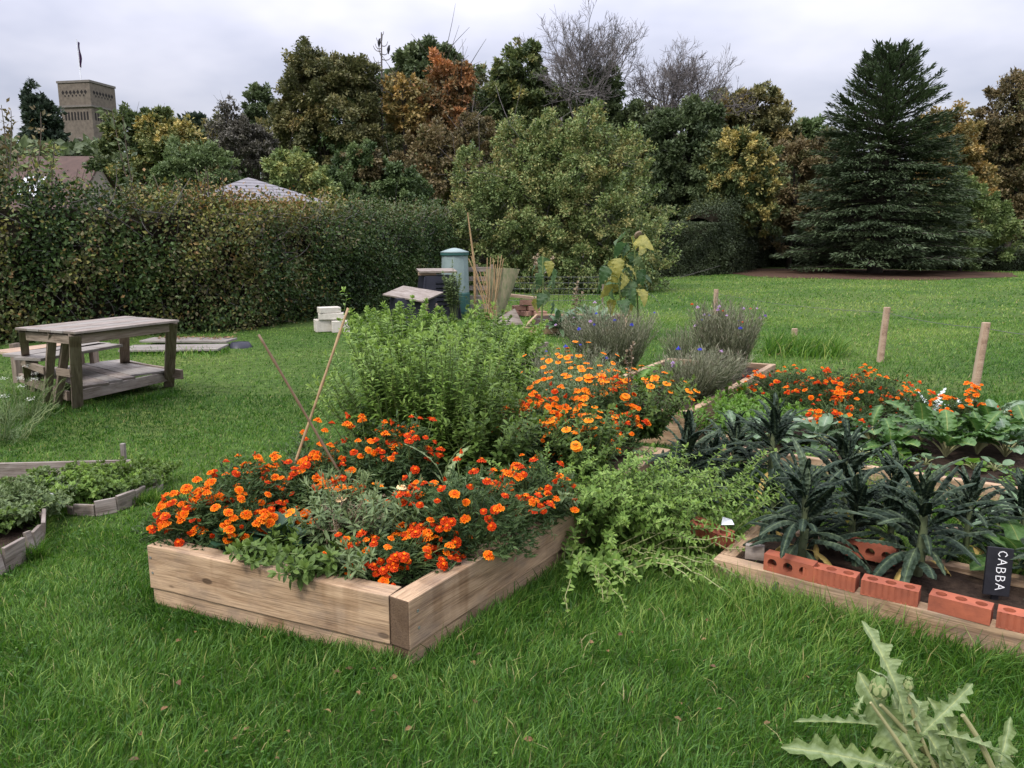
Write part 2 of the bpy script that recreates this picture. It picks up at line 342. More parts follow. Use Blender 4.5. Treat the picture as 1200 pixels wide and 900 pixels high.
# bed outlines (ground plan), surveyed from the photograph
MA = np.array([-1.60, 3.28]); MBp = np.array([-.38, 2.74]); MU = np.array([.545, .838]); ML = 2.55
MAIN = [MA, MBp, MBp + MU * ML, MA + MU * ML]
def PM(s, t, z=.26):                        # s across the front, t metres back from the front
    q = MA + (MBp - MA) * s + MU * t; return np.array([q[0], q[1], z])
B2C = G(811, 483, .28)[:2]; B2D = unit((G(903, 430, .28) - G(811, 483, .28))[:2]); B2W = np.array([-.93, .36])
BED2 = [B2C + B2W * 1.15, B2C, B2C + B2D * 2.75, B2C + B2D * 2.75 + B2W * 1.15]
RBa = G(812, 517, .2)[:2]; RBd = unit((G(1200, 562, .2) - G(1000, 534, .2))[:2]); RBn = np.array([-RBd[1], RBd[0]])
RBu = unit(RBn * .8 + RBd * .32)
RBED = [RBa, RBa + RBd * 3.4, RBa + RBd * 3.4 + RBu * 2.35, RBa + RBu * 2.35]
KA = G(836, 652, .15)[:2]; KB = G(1200, 740, .15)[:2]; KD = unit(KB - KA); KN = np.array([-KD[1], KD[0]])
KBED = [KA, KA + KD * 2.5, KA + KD * 2.5 + KN * .62, KA + KN * .62]
FB1 = G(600, 392, .0)[:2]
PL1 = [G(-60, 552)[:2], G(150, 566)[:2], G(188, 572)[:2], G(176, 580)[:2], G(140, 594)[:2], G(60, 602)[:2], G(30, 590)[:2], G(50, 612)[:2], G(46, 636)[:2], G(28, 650)[:2], G(-70, 672)[:2]]

# ------------------------------------------------------------------ grass
GR = leafmat('grass_blade', [(0, (.015, .050, .007)), (.35, (.042, .112, .014)), (.65, (.090, .182, .026)), (.88, (.19, .28, .055)), (.95, (.28, .26, .10)), (1, (.34, .30, .15))], rough=.5, trans=.3, spec=.25)
def blades(n, y0, y1, wid, hgt, segs, mb, spread=.74, edge=None, hv=1.0):
    if edge is None:
        y = np.sqrt(rng.uniform(y0 * y0, y1 * y1, n)); x = rng.uniform(-1, 1, n) * (y * spread + .25)
    else:
        x, y = edge
        n = len(x)
    keep = np.ones(n, bool)
    for pl in (MAIN, BED2, RBED, KBED, PL1): keep &= ~inpoly(x, y, pl)
    # behind the hedge line nothing is needed
    keep &= ~((x < -3.3) & (y > 12.6 + (x + 8) * .4))
    keep &= ((x - cx) / 6.4) ** 2 + ((y - cy) / 5.2) ** 2 > 1
    x, y = x[keep], y[keep]; n = len(x)
    q = np.c_[x, y]
    cl = sn(q, 2.3, 1) * .5 + sn(q, 7., 2) * .5; big = sn(q, .5, 3)
    h = hgt * (1 + .3 * cl + .45 * rng.normal(size=n).clip(-1.3, 2)) * hv
    h = np.abs(h) * (1 - .45 * np.clip((-x - .5) / .8, 0, 1) * np.clip((y - 2.5) / .7, 0, 1)) * (1 if edge is not None else 1 - .15 * np.clip((y - 3.5) / 1.5, 0, 1)) + .008
    a = rng.uniform(0, 2 * pi, n) ; a = np.where(rng.random(n) < .6, a * .0 + cl * 3 + rng.normal(size=n) * .9, a)
    ln = rng.uniform(.15, 1.0, n) ** 1.0 * 1.05
    D = np.c_[np.cos(a) * ln, np.sin(a) * ln]
    fa = rng.uniform(0, 2 * pi, n); S = np.c_[np.cos(fa), np.sin(fa), np.zeros(n)] * (wid * rng.uniform(.6, 1.35, n))[:, None] / 2
    B = np.c_[x, y, np.zeros(n) - .004]
    def pt(t): return B + np.c_[D * (h * t ** 1.7)[:, None], h * (t - .38 * ln * t * t)]
    tint = np.clip(.42 + .17 * cl + .20 * big + rng.normal(size=n) * .2 + .22 * np.clip((y - 9) / 8, 0, 1), 0, .9); tint = np.where(rng.random(n) < .014, rng.uniform(.93, 1, n), tint)
    if segs == 1:
        V = np.stack([B - S, B + S, pt(1.0)], 1); F = np.arange(n)[:, None] * 3 + np.array([[0, 1, 2]]); mb.add(V.reshape(-1, 3), F, np.repeat(tint, 3))
    else:
        p1 = pt(.55); V = np.stack([B - S, B + S, p1 - S * .8, p1 + S * .8, pt(1.0)], 1)
        o5 = np.arange(n)[:, None] * 5
        mb.add(V.reshape(-1, 3), [o5 + np.array([[0, 1, 3, 2]]), o5 + np.array([[2, 3, 4]])], np.repeat(tint, 5))
gm = MB()
blades(165000, 1.7, 4.2, .0042, .050, 2, gm)
blades(120000, 4.2, 8, .0065, .05, 2, gm, .7)
blades(110000, 8, 16, .013, .045, 1, gm, .7)
blades(90000, 16, 40, .034, .05, 1, gm, .7)
def edgegrass(a, b, n, w=.12, h=.11, wid=.0045):
    t = rng.random(n); d = np.abs(rng.normal(size=n)) * w; a = np.array(a[:2]); b = np.array(b[:2]); u = unit(b - a); nn = np.array([u[1], -u[0]])
    q = a + (b - a) * t[:, None] + nn * (d + .006)[:, None]
    blades(n, 0, 0, wid, h, 2, gm, edge=(q[:, 0], q[:, 1]), hv=(1 - .35 * np.minimum(1, d / w))[:0].sum() + 1)
edgegrass(MAIN[0], MAIN[1], 4200, .09, .062); edgegrass(MAIN[1], MAIN[2], 6500, .10, .065)
edgegrass(KBED[0], KBED[1], 9000, .13, .10); edgegrass(MAIN[3], MAIN[0], 3000)
edgegrass(RBED[0], RBED[1], 9000, .22, .14, .006); edgegrass(KBED[2], KBED[3], 5000, .2, .14, .006)
edgegrass(G(185, 590), G(60, 606), 3500, .1, .12); edgegrass(G(60, 610), G(50, 655), 3000, .1, .12); edgegrass(G(52, 655), G(-40, 672), 2500, .1, .12)
edgegrass(G(0, 556), G(160, 550), 2500, .1, .1)
for (pa, pb) in (((30, 462), (85, 482)), ((90, 482), (205, 458)), ((0, 455), (60, 470))): edgegrass(G(*pa), G(*pb), 1500, .14, .09, .006)
edgegrass(G(900, 408), G(985, 412), 3500, .35, .2, .012)   # tuft by the short post
edgegrass(G(150, 412), G(270, 412), 900, .25, .12, .012)
cv = MB(); nC = 26000; yC = np.sqrt(rng.uniform(1.7 ** 2, 6.5 ** 2, nC)); xC = rng.uniform(-1, 1, nC) * (yC * .74 + .25); PC = np.c_[xC, yC]
kC = (sn(PC, 3.1, 77) * .6 + sn(PC, 9, 78) * .4 > .42)
for pl_ in (MAIN, BED2, RBED, KBED, PL1): kC &= ~inpoly(xC, yC, pl_)
PC = np.c_[PC[kC], rng.uniform(.018, .045, kC.sum())]; nC = len(PC)
scatter(cv, (np.array([[0, 0, 0], [.42, .45, .08], [.3, .9, .02], [0, 1, -.04], [-.3, .9, .02], [-.42, .45, .08]]), [np.array([[0, 1, 2, 3], [0, 3, 4, 5]])], np.zeros(6)), PC, np.c_[rng.normal(size=(nC, 2)), np.zeros(nC)], rng.normal(size=(nC, 3)) * .25 + [0, 0, 1], rng.uniform(.008, .017, nC), rng.uniform(.1, .75, nC))
tagp(cv.build('clover', GR), 'patches of small round clover leaves in the front lawn', 'clover', kind='stuff')
grass = gm.build('grass', GR); tagp(grass, 'bright green lawn grass, longer along the bed edges', 'grass', kind='stuff')

# ------------------------------------------------------------------ foliage materials for hedges and trees
def pal(name, cols, **k): 
    n = len(cols); return leafmat(name, [(i / max(1, n - 1), c) for i, c in enumerate(cols)], **k)
M['hedge'] = pal('hedge_leaf', [(.012, .024, .007), (.028, .055, .014), (.060, .098, .024), (.085, .070, .034), (.17, .18, .04), (.20, .12, .045)], trans=.12)
M['hedge2'] = pal('far_hedge_leaf', [(.020, .030, .014), (.042, .058, .024), (.07, .088, .036)], trans=.1)
M['core'] = plain('shade_core', (.010, .009, .006), (.022, .019, .013), rough=1, scale=9, bump=1.0, spec=.0)  # near-black filler colour: shade deep inside the hedge is painted in
TREEPAL = dict(
    yew=[(.009, .016, .009), (.018, .030, .016), (.03, .045, .024)],
    yelgreen=[(.02, .035, .010), (.05, .07, .018), (.10, .105, .022), (.30, .20, .03)],
    green=[(.020, .038, .010), (.045, .072, .018), (.08, .11, .030)],
    dkgreen=[(.018, .030, .010), (.040, .058, .019), (.070, .090, .030)],
    olive=[(.025, .030, .010), (.058, .062, .018), (.095, .085, .024), (.14, .10, .024)],
    rust=[(.04, .036, .014), (.08, .058, .018), (.15, .070, .020), (.24, .092, .022)],
    orange=[(.045, .045, .014), (.10, .08, .018), (.18, .115, .022), (.26, .16, .03)],
    brown=[(.03, .028, .012), (.06, .050, .018), (.09, .062, .022), (.075, .08, .025)],
    gold=[(.05, .055, .014), (.10, .10, .02), (.19, .15, .025), (.30, .20, .03)],
    pale=[(.024, .040, .008), (.048, .076, .015), (.080, .114, .024), (.125, .142, .036), (.14, .12, .028)],
    lime=[(.04, .07, .016), (.09, .12, .024), (.19, .18, .034)],
    greyp=[(.030, .028, .020), (.048, .044, .032), (.07, .064, .044)],
    cedar=[(.015, .027, .010), (.029, .046, .017), (.050, .072, .028)])
for k, v in TREEPAL.items(): M['t_' + k] = pal('leaf_' + k, [tuple(.82 * x * 1.9 + .18 * 1.9 * (c[0] * .3 + c[1] * .6 + c[2] * .1) for x in c) for c in v], trans=.15 if k not in ('yew', 'cedar', 'greyp') else .05)

DENS = 2.0
def crown(ells, n, size, seed, clump=.16, shell=.62, aspect=.55, tpl=None, tb=(.5, .25), flat=.8, upper=0.0, tvar=.12):
    """leaves in clumps through several ellipsoids; returns mesh builder and clump centres"""
    r = np.random.default_rng(seed); mb = MB(); cents = []
    vol = np.array([e[3] * e[4] * e[5] for e in ells]) ** .67; vol /= vol.sum()
    n = int(n * DENS); size = size * DENS ** -.42; clump = clump * .85
    for e, w in zip(ells, vol):
        m = int(n * w); c = np.array(e[:3]); rad_ = np.array(e[3:6]); nc = max(12, int(34 / (clump / .16) ** 2 * 1.9))
        d = unit(r.normal(size=(nc, 3))); d[:, 2] = np.where(d[:, 2] < -.75, -d[:, 2], d[:, 2]); rr_ = shell + (1 - shell) * r.random(nc) ** .5
        rr_ *= 1 + .24 * sn(d, 2.1, seed) + .10 * r.normal(size=nc)
        cc = c + d * rr_[:, None] * rad_; cents.append(cc)
        ctint = np.clip(tb[0] + tb[1] * (sn(cc, 2.2 / rad_.mean(), seed + 5)) + r.normal(size=nc) * tvar, 0, 1)
        wgt = r.uniform(.4, 1.4, nc); idx = r.choice(nc, m, p=wgt / wgt.sum())
        rc = clump * rad_.mean() * r.uniform(.7, 1.4, nc)[idx]
        dd = unit(r.normal(size=(m, 3))) * (r.random(m) ** .4)[:, None]; dd[:, 2] *= flat
        oo = unit(unit(cc - c) + r.normal(size=(nc, 3)) * .5 + [0, 0, .25])[idx]; al = (r.random(m) ** 1.4 * 2.0 - .7) * rc; P = cc[idx] + dd * (rc * (1.15 - .4 * np.clip(al / rc, 0, 1)))[:, None] + oo * al[:, None]
        P[:, 2] = np.maximum(P[:, 2], .1)
        D = unit(unit(P - c) * .7 + dd * .6 + r.normal(size=(m, 3)) * .7); U = unit(r.normal(size=(m, 3)) + [0, 0, 1.0] + unit(P - c) * .6)
        scatter(mb, tpl or T_kite(aspect), P, D, U, size * r.uniform(.45, 1.6, m), np.clip(ctint[idx] + r.normal(size=m) * tvar, 0, 1))
    return mb, np.concatenate(cents)
def limbs(base, top, cents, r0, seed, nl=14, n0=6, twigs=0):
    r = np.random.default_rng(seed); mb = MB(); base = np.array(base, float); top = np.array(top, float)
    mid = (base + top) / 2 + np.r_[r.normal(size=2) * .04 * (top[2] - base[2]), 0]
    P = bez(base, mid, top, 10); rad_ = r0 * np.linspace(1, .25, 10); rad_[0] *= 1.35
    mb.add(*tube(P, rad_, 8))
    for i in r.choice(len(cents), min(nl, len(cents)), replace=False):
        k = r.integers(3, 9); s = P[k]; e = cents[i]; m_ = (s + e) / 2 + np.array([0, 0, .12 * np.linalg.norm(e - s)])
        Q = bez(s, m_, e, 7); mb.add(*tube(Q, rad_[k] * .55 * np.linspace(1, .12, 7), 5))
        for _ in range(twigs):
            s2 = Q[r.integers(2, 7)]; e2 = s2 + unit(r.normal(size=3) + [0, 0, .5] + unit(e - s)) * np.linalg.norm(e - s) * r.uniform(.2, .45)
            mb.add(*tube(bez(s2, (s2 + e2) / 2 + r.normal(size=3) * .05, e2, 4), rad_[k] * .16 * np.linspace(1, .3, 4), 3))
    return mb
def pxell(Y, blobs):
    out_ = []
    for (px, py, rx, ry) in blobs:
        c = R(px, py, Y); s = Y / FPX / cos(PITCH) 
        out_.append((c[0], Y + (rng.random() - .5) * rx * s * .3, c[2], rx * s, rx * s * .85, ry * s))
    return out_
seedc = [100]
GT = 'autumn trees beyond the hedge'
def tree(name, label, cat, Y, blobs, palette, n, size, clump=.16, shell=.6, base=None, r0=None, tb=(.5, .25), group=GT, flat=.8, aspect=.55, nl=14, twigs=0, bark='darkbark', extra=None, tvar=.12):
    seedc[0] += 7; sd_ = seedc[0]
    ells = pxell(Y, blobs); xs = np.average([e[0] for e in ells], weights=[e[3] for e in ells])
    top = max(e[2] + e[5] * .5 for e in ells)
    b = (xs, Y, 0) if base is None else base
    t = thing(name, label, cat, b, group)
    mb, cc = crown(ells, n, size, sd_, clump, shell, aspect, None, tb, flat, tvar=tvar)
    mb.build('crown', M['t_' + palette], t)
    limbs(b, (xs, Y, top), cc, r0 or top * .022, sd_, nl, twigs=twigs).build('trunk', M[bark], t, smooth=True)
    if extra:                                # a second colour patch of the same crown
        for (bl, p2, n2, nm) in extra:
            mb2, _ = crown(pxell(Y - .3, bl), n2, size, sd_ + 3, clump, shell, aspect); mb2.build(nm, M['t_' + p2], t)
    return t

# trees, left to right
tree('yew_tree', 'dark evergreen tree standing left of the brick tower', 'tree', 75, [(48, 152, 18, 34), (58, 175, 14, 40)], 'yew', 9000, .5, .2)
tree('leafy_tree', 'bushy green tree with yellow leaves just right of the brick tower', 'tree', 30, [(162, 180, 34, 38), (200, 182, 38, 34), (140, 160, 15, 20), (185, 155, 22, 22)], 'yelgreen', 26000, .16, .2, tb=(.38, .22),
     extra=[([(205, 165, 28, 16), (175, 150, 14, 10)], 'gold', 1700, 'yellow_leaves')], twigs=3)
tree('leafy_bush', 'mid green bush rising behind the hedge, left of the grey pavilion roof', 'bush', 22, [(235, 205, 42, 30), (205, 215, 28, 22)], 'green', 16000, .10, .17, tb=(.6, .2))
tree('conifer', 'small dark conifer top behind the yellow-leaved tree', 'tree', 70, [(235, 162, 16, 22), (222, 175, 14, 30)], 'yew', 3500, .5, .22)
tree('bare_tree', 'thin reddish nearly leafless tree over the grey bush', 'tree', 45, [(270, 140, 14, 20), (265, 165, 18, 30)], 'greyp', 1500, .2, .25, twigs=8, nl=24)
tree('leafy_tree', 'slim dark green tree at the left shoulder of the broad olive tree', 'tree', 46, [(305, 130, 16, 25), (298, 175, 18, 40)], 'dkgreen', 7000, .24, .22)
tree('round_bush', 'dense grey-purple bush below the slim dark tree', 'bush', 34, [(290, 180, 30, 28)], 'greyp', 11000, .13, .14)
tree('broadleaf_tree', 'broad olive-brown tree, tallest on the left side of the wood', 'tree', 40, [(380, 130, 54, 58), (345, 170, 34, 45), (415, 175, 38, 60), (365, 95, 30, 26), (405, 100, 30, 28)], 'olive', 42000, .20, .15, tb=(.42, .28),
     extra=[([(385, 150, 30, 32), (420, 200, 25, 30)], 'green', 5000, 'green_leaves')], twigs=2)
tree('yellow_shrub', 'lime-yellow leaved shrub beside the grey pavilion roof', 'shrub', 24, [(345, 205, 30, 22), (375, 225, 22, 16), (330, 190, 12, 12)], 'lime', 5200, .13, .2, twigs=3)
tree('broadleaf_tree', 'dark green broad tree top behind the orange-leaved maple', 'tree', 46, [(505, 105, 42, 42), (482, 92, 22, 24), (525, 85, 20, 22), (500, 150, 50, 60)], 'dkgreen', 32000, .26, .17, tb=(.55, .22), twigs=2)
tree('maple_tree', 'orange-red leaved maple in front of the dark green tree', 'tree', 41, [(525, 110, 26, 34), (540, 95, 14, 18), (515, 160, 34, 40)], 'rust', 9500, .22, .19, tb=(.55, .3), twigs=5, nl=22)
tree('maple_tree', 'small golden-orange tree left of the orange-red maple', 'tree', 40, [(470, 115, 20, 22), (480, 140, 22, 20)], 'orange', 3600, .22, .22, twigs=5, nl=18)
tree('brown_tree', 'brown thin-leaved tree between the maple and the pale bush', 'tree', 37, [(510, 200, 44, 42), (560, 175, 28, 35)], 'brown', 17000, .18, .17, tb=(.5, .3), twigs=6, nl=26, bark='twig')
tree('green_shrub', 'deep green undergrowth shrub behind the hedge at the maple foot', 'shrub', 30, [(430, 215, 40, 36), (475, 230, 34, 24), (395, 225, 22, 20)], 'green', 20000, .14, .15, tb=(.4, .22), extra=[([(425, 195, 22, 18)], 'brown', 2500, 'brown_leaves')])
tree('broadleaf_tree', 'tall green tree tinged yellow left of the bare-topped tree', 'tree', 45, [(608, 90, 28, 34), (595, 130, 40, 34), (640, 130, 22, 30), (600, 165, 40, 40)], 'yelgreen', 24000, .25, .17, tb=(.33, .25), twigs=2)
tree('ivy_tree', 'dark ivy-clad green tree under the bare crown', 'tree', 44, [(698, 125, 26, 34), (715, 98, 12, 20), (690, 165, 50, 44), (740, 150, 26, 26)], 'dkgreen', 17000, .24, .17, tb=(.6, .25))
tree('evergreen_tree', 'dark evergreen right of the big pale bush', 'tree', 40, [(800, 190, 44, 62), (825, 160, 20, 34), (785, 235, 40, 40), (815, 240, 32, 45)], 'dkgreen', 36000, .20, .14, tb=(.4, .22))
tree('broadleaf_tree', 'tree with olive foliage rising behind the golden tree', 'tree', 46, [(880, 140, 30, 30), (900, 165, 30, 40), (865, 130, 18, 16), (845, 165, 26, 32)], 'olive', 16000, .24, .18, tb=(.5, .3), twigs=2)
tree('golden_tree', 'golden-yellow tree above the end of the clipped hedge', 'tree', 38, [(865, 205, 40, 46), (845, 245, 38, 36), (880, 240, 34, 44)], 'yelgreen', 26000, .17, .15, tb=(.35, .22),
     extra=[([(868, 185, 30, 26), (885, 225, 22, 40)], 'gold', 5500, 'yellow_leaves')])
tree('small_tree', 'small pale far-off tree in the gap left of the dark conifer', 'tree', 60, [(940, 165, 26, 20), (960, 180, 20, 26), (925, 185, 22, 30)], 'green', 8000, .32, .2)
tree('brown_tree', 'olive-brown tree touching the left side of the dark conifer', 'tree', 42, [(930, 225, 38, 50), (905, 260, 30, 40), (960, 200, 22, 28)], 'brown', 24000, .19, .16, tb=(.6, .3))
tree('orange_tree', 'orange-gold tree peeping out right behind the dark conifer', 'tree', 44, [(1112, 190, 34, 46), (1100, 160, 22, 22), (1125, 230, 30, 40)], 'orange', 17000, .2, .16, tb=(.4, .3))
tree('pale_tree', 'yellow-green bushy tree low on the right of the dark conifer', 'tree', 38, [(1150, 270, 38, 38), (1130, 240, 26, 30), (1110, 290, 40, 26)], 'pale', 21000, .15, .15, tb=(.4, .22))
tree('oak_tree', 'large brown-green oak at the right edge of the lawn', 'tree', 48, [(1185, 135, 34, 38), (1160, 170, 26, 24), (1200, 180, 36, 36), (1180, 235, 36, 44), (1215, 240, 30, 60)], 'brown', 34000, .22, .15, tb=(.5, .35), twigs=2)
for (px_, py_, rx_, ry_, pal__, lab_) in ((255, 175, 24, 30, 'olive', 'thin-leaved olive tree filling the gap right of the yellow-leaved tree'), (445, 135, 26, 44, 'green', 'loose mid-green tree between the broad olive tree and the golden one'), (565, 135, 24, 44, 'olive', 'loose olive tree in the gap right of the maple'),
        (655, 150, 30, 36, 'yelgreen', 'loose yellow-green tree under the bare crown, left of the ivy'), (760, 165, 30, 34, 'olive', 'loose olive tree below the leaning bare tree'), (838, 150, 26, 36, 'yelgreen', 'loose yellow-green tree left of the tree with olive foliage'), (975, 190, 24, 34, 'olive', 'loose olive tree just left of the dark conifer'), (1150, 200, 24, 40, 'yelgreen', 'loose yellow-green tree between the orange tree and the oak')):
    tree('broadleaf_tree', lab_, 'tree', 49, [(px_, py_, rx_, ry_), (px_ - 8, py_ + 35, rx_ * 1.2, ry_), (px_ + 10, py_ + 20, rx_, ry_ * .8)], pal__, 7500, .24, .15, shell=.45, twigs=3, tb=(.45, .3))
# big pale bush in the middle
tree('willow_bush', 'large round pale green bush in the middle of the hedge line', 'bush', 24, [(636, 245, 80, 72), (705, 250, 70, 68), (582, 250, 52, 54), (665, 200, 50, 48), (620, 205, 34, 36), (600, 170, 24, 28), (690, 152, 26, 26), (738, 185, 22, 34), (548, 205, 22, 34), (640, 160, 22, 26), (690, 312, 78, 34), (625, 300, 44, 42), (742, 295, 36, 42), (570, 300, 40, 40), (660, 330, 60, 14), (720, 330, 50, 12)],
     'pale', 80000, .10, .12, .50, tb=(.55, .18), twigs=5, nl=60, bark='twig', base=(1.8, 24.5, 0), flat=1, tvar=.2)

# bare trees with fine twigs
def bare(name, label, Y, px, pyb, pyt, spreadpx, seed, group='bare trees beyond the hedge', mat='twig', levels=6, fan=.5, cat='tree'):
    r = np.random.default_rng(seed); b = R(px, 300, Y); base = np.array([b[0], Y, 0.]); fork = R(px, pyb, Y); top = R(px, pyt, Y)[2]
    t = thing(name, label, cat, base, group); mb = MB(); s = Y / FPX
    H = top - fork[2]
    def grow(p, d, L, rad_, lv):
        n = 4; e = p + d * L; m_ = (p + e) / 2 + r.normal(size=3) * L * .06
        Q = bez(p, m_, e, n); mb.add(*tube(Q, rad_ * np.linspace(1, .6, n), 3 if lv < 3 else 5, cap=False))
        if lv == 0: return
        k = 3 if lv > 1 else 4
        for i in range(k):
            nd = unit(d + r.normal(size=3) * fan + np.array([0, 0, .16])); q = Q[n - 1] if i < 2 else Q[r.integers(1, 3)]
            grow(q, nd, L * r.uniform(.6, .85), max(rad_ * .60, .009), lv - 1)
    mb.add(*tube(bez(base, (base + fork) / 2 + [.2, 0, 0], fork, 6), .22 * np.linspace(1, .6, 6), 8))
    for i in range(6):
        a = (i - 2.5) / 2.5; d = unit([a * spreadpx * s / H, r.normal() * .4, 1])
        grow(fork, d, np.hypot(H, a * spreadpx * s) * .36, .10, levels)
    mb.build('branches', M[mat], t); return t
bare('bare_tree', 'big leafless tree with a wide fan of twigs against the sky', 44, 685, 165, 36, 56, 5)
bare('bare_tree', 'leafless tree leaning right, beside the wide bare crown', 46, 785, 178, 74, 36, 9)
# dead conifer top with two birds
Yd = 42; b0 = R(447, 250, Yd); dt = thing('dead_tree', 'dead leafless conifer tip with curved twigs, two birds on it', 'tree', (b0[0], Yd, 0)); db = MB()
tp = R(447, 38, Yd); db.add(*tube(bez((b0[0], Yd, 0), (b0[0] + .1, Yd, 5), tp, 10), np.linspace(.14, .03, 10), 6)); r_ = np.random.default_rng(3)
for k in range(34):
    z = tp[2] - .1 - k * .13; L = .12 + .85 * min(1, k / 16); a = r_.uniform(0, 2 * pi); s = np.array([tp[0], Yd, z]); e = s + [cos(a) * L, sin(a) * L, .35 * L + .12]
    db.add(*tube(bez(s, s + [cos(a) * L * .8, sin(a) * L * .8, -.08], e, 5), np.linspace(.028, .015, 5), 3))
db.build('branches', M['twig'], dt)
M['bird'] = plain('bird_black', (.01, .01, .012), rough=.6, bump=0)
def bird(px, py, lab):
    p = R(px, py, Yd - .3); mb = MB(); P = np.array([[0, 0, -.22], [0, 0, -.12], [.01, 0, 0], [.03, 0, .1], [.05, 0, .17], [.1, 0, .2]]) + p
    mb.add(*tube(P, [.02, .05, .085, .065, .045, .008], 8)); o = mb.build('bird', M['bird'], None, True, origin=p); tagp(o, lab, 'bird', group='birds on the dead tree')
bird(444, 50, 'small black bird perched left, nearer the tip of the dead tree'); bird(455, 58, 'black bird perched right of and below the other on the dead tree')

# cedar
def cedar():
    Y = 36.3; b = R(1018, 320, Y); base = np.array([b[0] + .25, Y, 0]); top = R(1032, 52, Y)[2]; r = np.random.default_rng(11)
    t = thing('conifer', 'huge dark blue-green conifer standing alone at the far side of the lawn', 'tree', base)
    s = Y / FPX; mb = MB(); tb_ = MB()
    tb_.add(*tube(bez(base, base + [.1, 0, 5], [base[0], Y, top - .3], 12), np.linspace(.36, .04, 12), 8))
    zs = np.array([0, .07, .25, .44, .57, .71, .83, .94, 1]); ws = np.array([104, 112, 100, 86, 73, 62, 50, 32, 20]) * s
    n = 560
    for i in range(n):
        f = .06 + .94 * (i / n) ** .95 + r.normal() * .014; f = min(max(f, .04), .995); z = f * top; W = np.interp(f, zs, ws) * (r.uniform(.58, 1.1) if f < .6 else r.uniform(.55, 1.18)); a = i * 2.39996 + r.normal() * .2
        upf = np.clip((f - .5) * 2.0, 0, 1)
        if f > .68 and r.random() < .30: continue
        rise = (-.04 + .75 * upf) * W; zz = z - .62 * W * upf - (.02 * W)
        s0 = np.array([base[0], Y, max(.4, zz)]); e = s0 + [cos(a) * W, sin(a) * W, rise]; m_ = s0 + [cos(a) * W * .6, sin(a) * W * .6, rise * .28]
        Q = bez(s0, m_, e, 9); tb_.add(*tube(Q, .05 * np.linspace(1, .3, 9), 3, cap=False))
        m = int(60 + 150 * W / 4.5 * (1 if f < .66 else .75)); u = r.uniform(.25, 1, m) ** .6; P = np.stack([np.interp(u, np.linspace(0, 1, 9), Q[:, c]) for c in range(3)], 1)
        sd2 = (r.random(m) - .5) * 2; dirv = unit(Q[-1] - Q[-3]); side = unit(np.cross(dirv, [0, 0, 1]))
        off = side[None] * (sd2 * (1.05 - u * .75) * W * .30)[:, None]; P = P + off; P[:, 2] -= np.abs(sd2) * .10 - r.normal(size=m) * .05
        D = unit(dirv[None] + side[None] * (sd2 * .9)[:, None] + r.normal(size=(m, 3)) * .25 + [0, 0, .25 * upf])
        U = np.array([0, 0, 1.]) + r.normal(size=(m, 3)) * .35
        scatter(mb, T_kite(.26), P, D, U, r.uniform(.14, .30, m), np.clip(.5 + .25 * sn(P, .8, 4) + r.normal(size=m) * .15, 0, 1))
    mb.build('foliage', M['t_cedar'], t); tb_.build('trunk', M['darkbark'], t)
cedar()

# far wood closing the gaps
wm = MB(); rw = np.random.default_rng(21)
for (x0, x1, Y, h, n) in ((-80, -34, 95, 6.0, 9000), (-42, 20, 58, 9.2, 42000), (8, 60, 62, 9.0, 30000), (58, 110, 90, 7, 6000), (17, 36, 52, 4.0, 9000)):
    x = rw.uniform(x0, x1, n); y = Y + rw.uniform(-2, 6, n); hh = h * (.82 + .18 * sn(np.c_[x, x * .3], .35, 8)); z = hh * rw.random(n) ** .6
    P = np.c_[x, y, z]; scatter(wm, T_kite(.7), P, unit(rw.normal(size=(n, 3)) + [0, -.5, .5]), rw.normal(size=(n, 3)) + [0, -1, 1], rw.uniform(.35, .8, n), np.clip(.4 + .3 * sn(P, .4, 2) + rw.normal(size=n) * .15, 0, 1))
wo = wm.build('far_wood', M['t_dkgreen']); tagp(wo, 'dark mass of far-off woodland undergrowth behind the separate trees', 'woodland', kind='stuff')

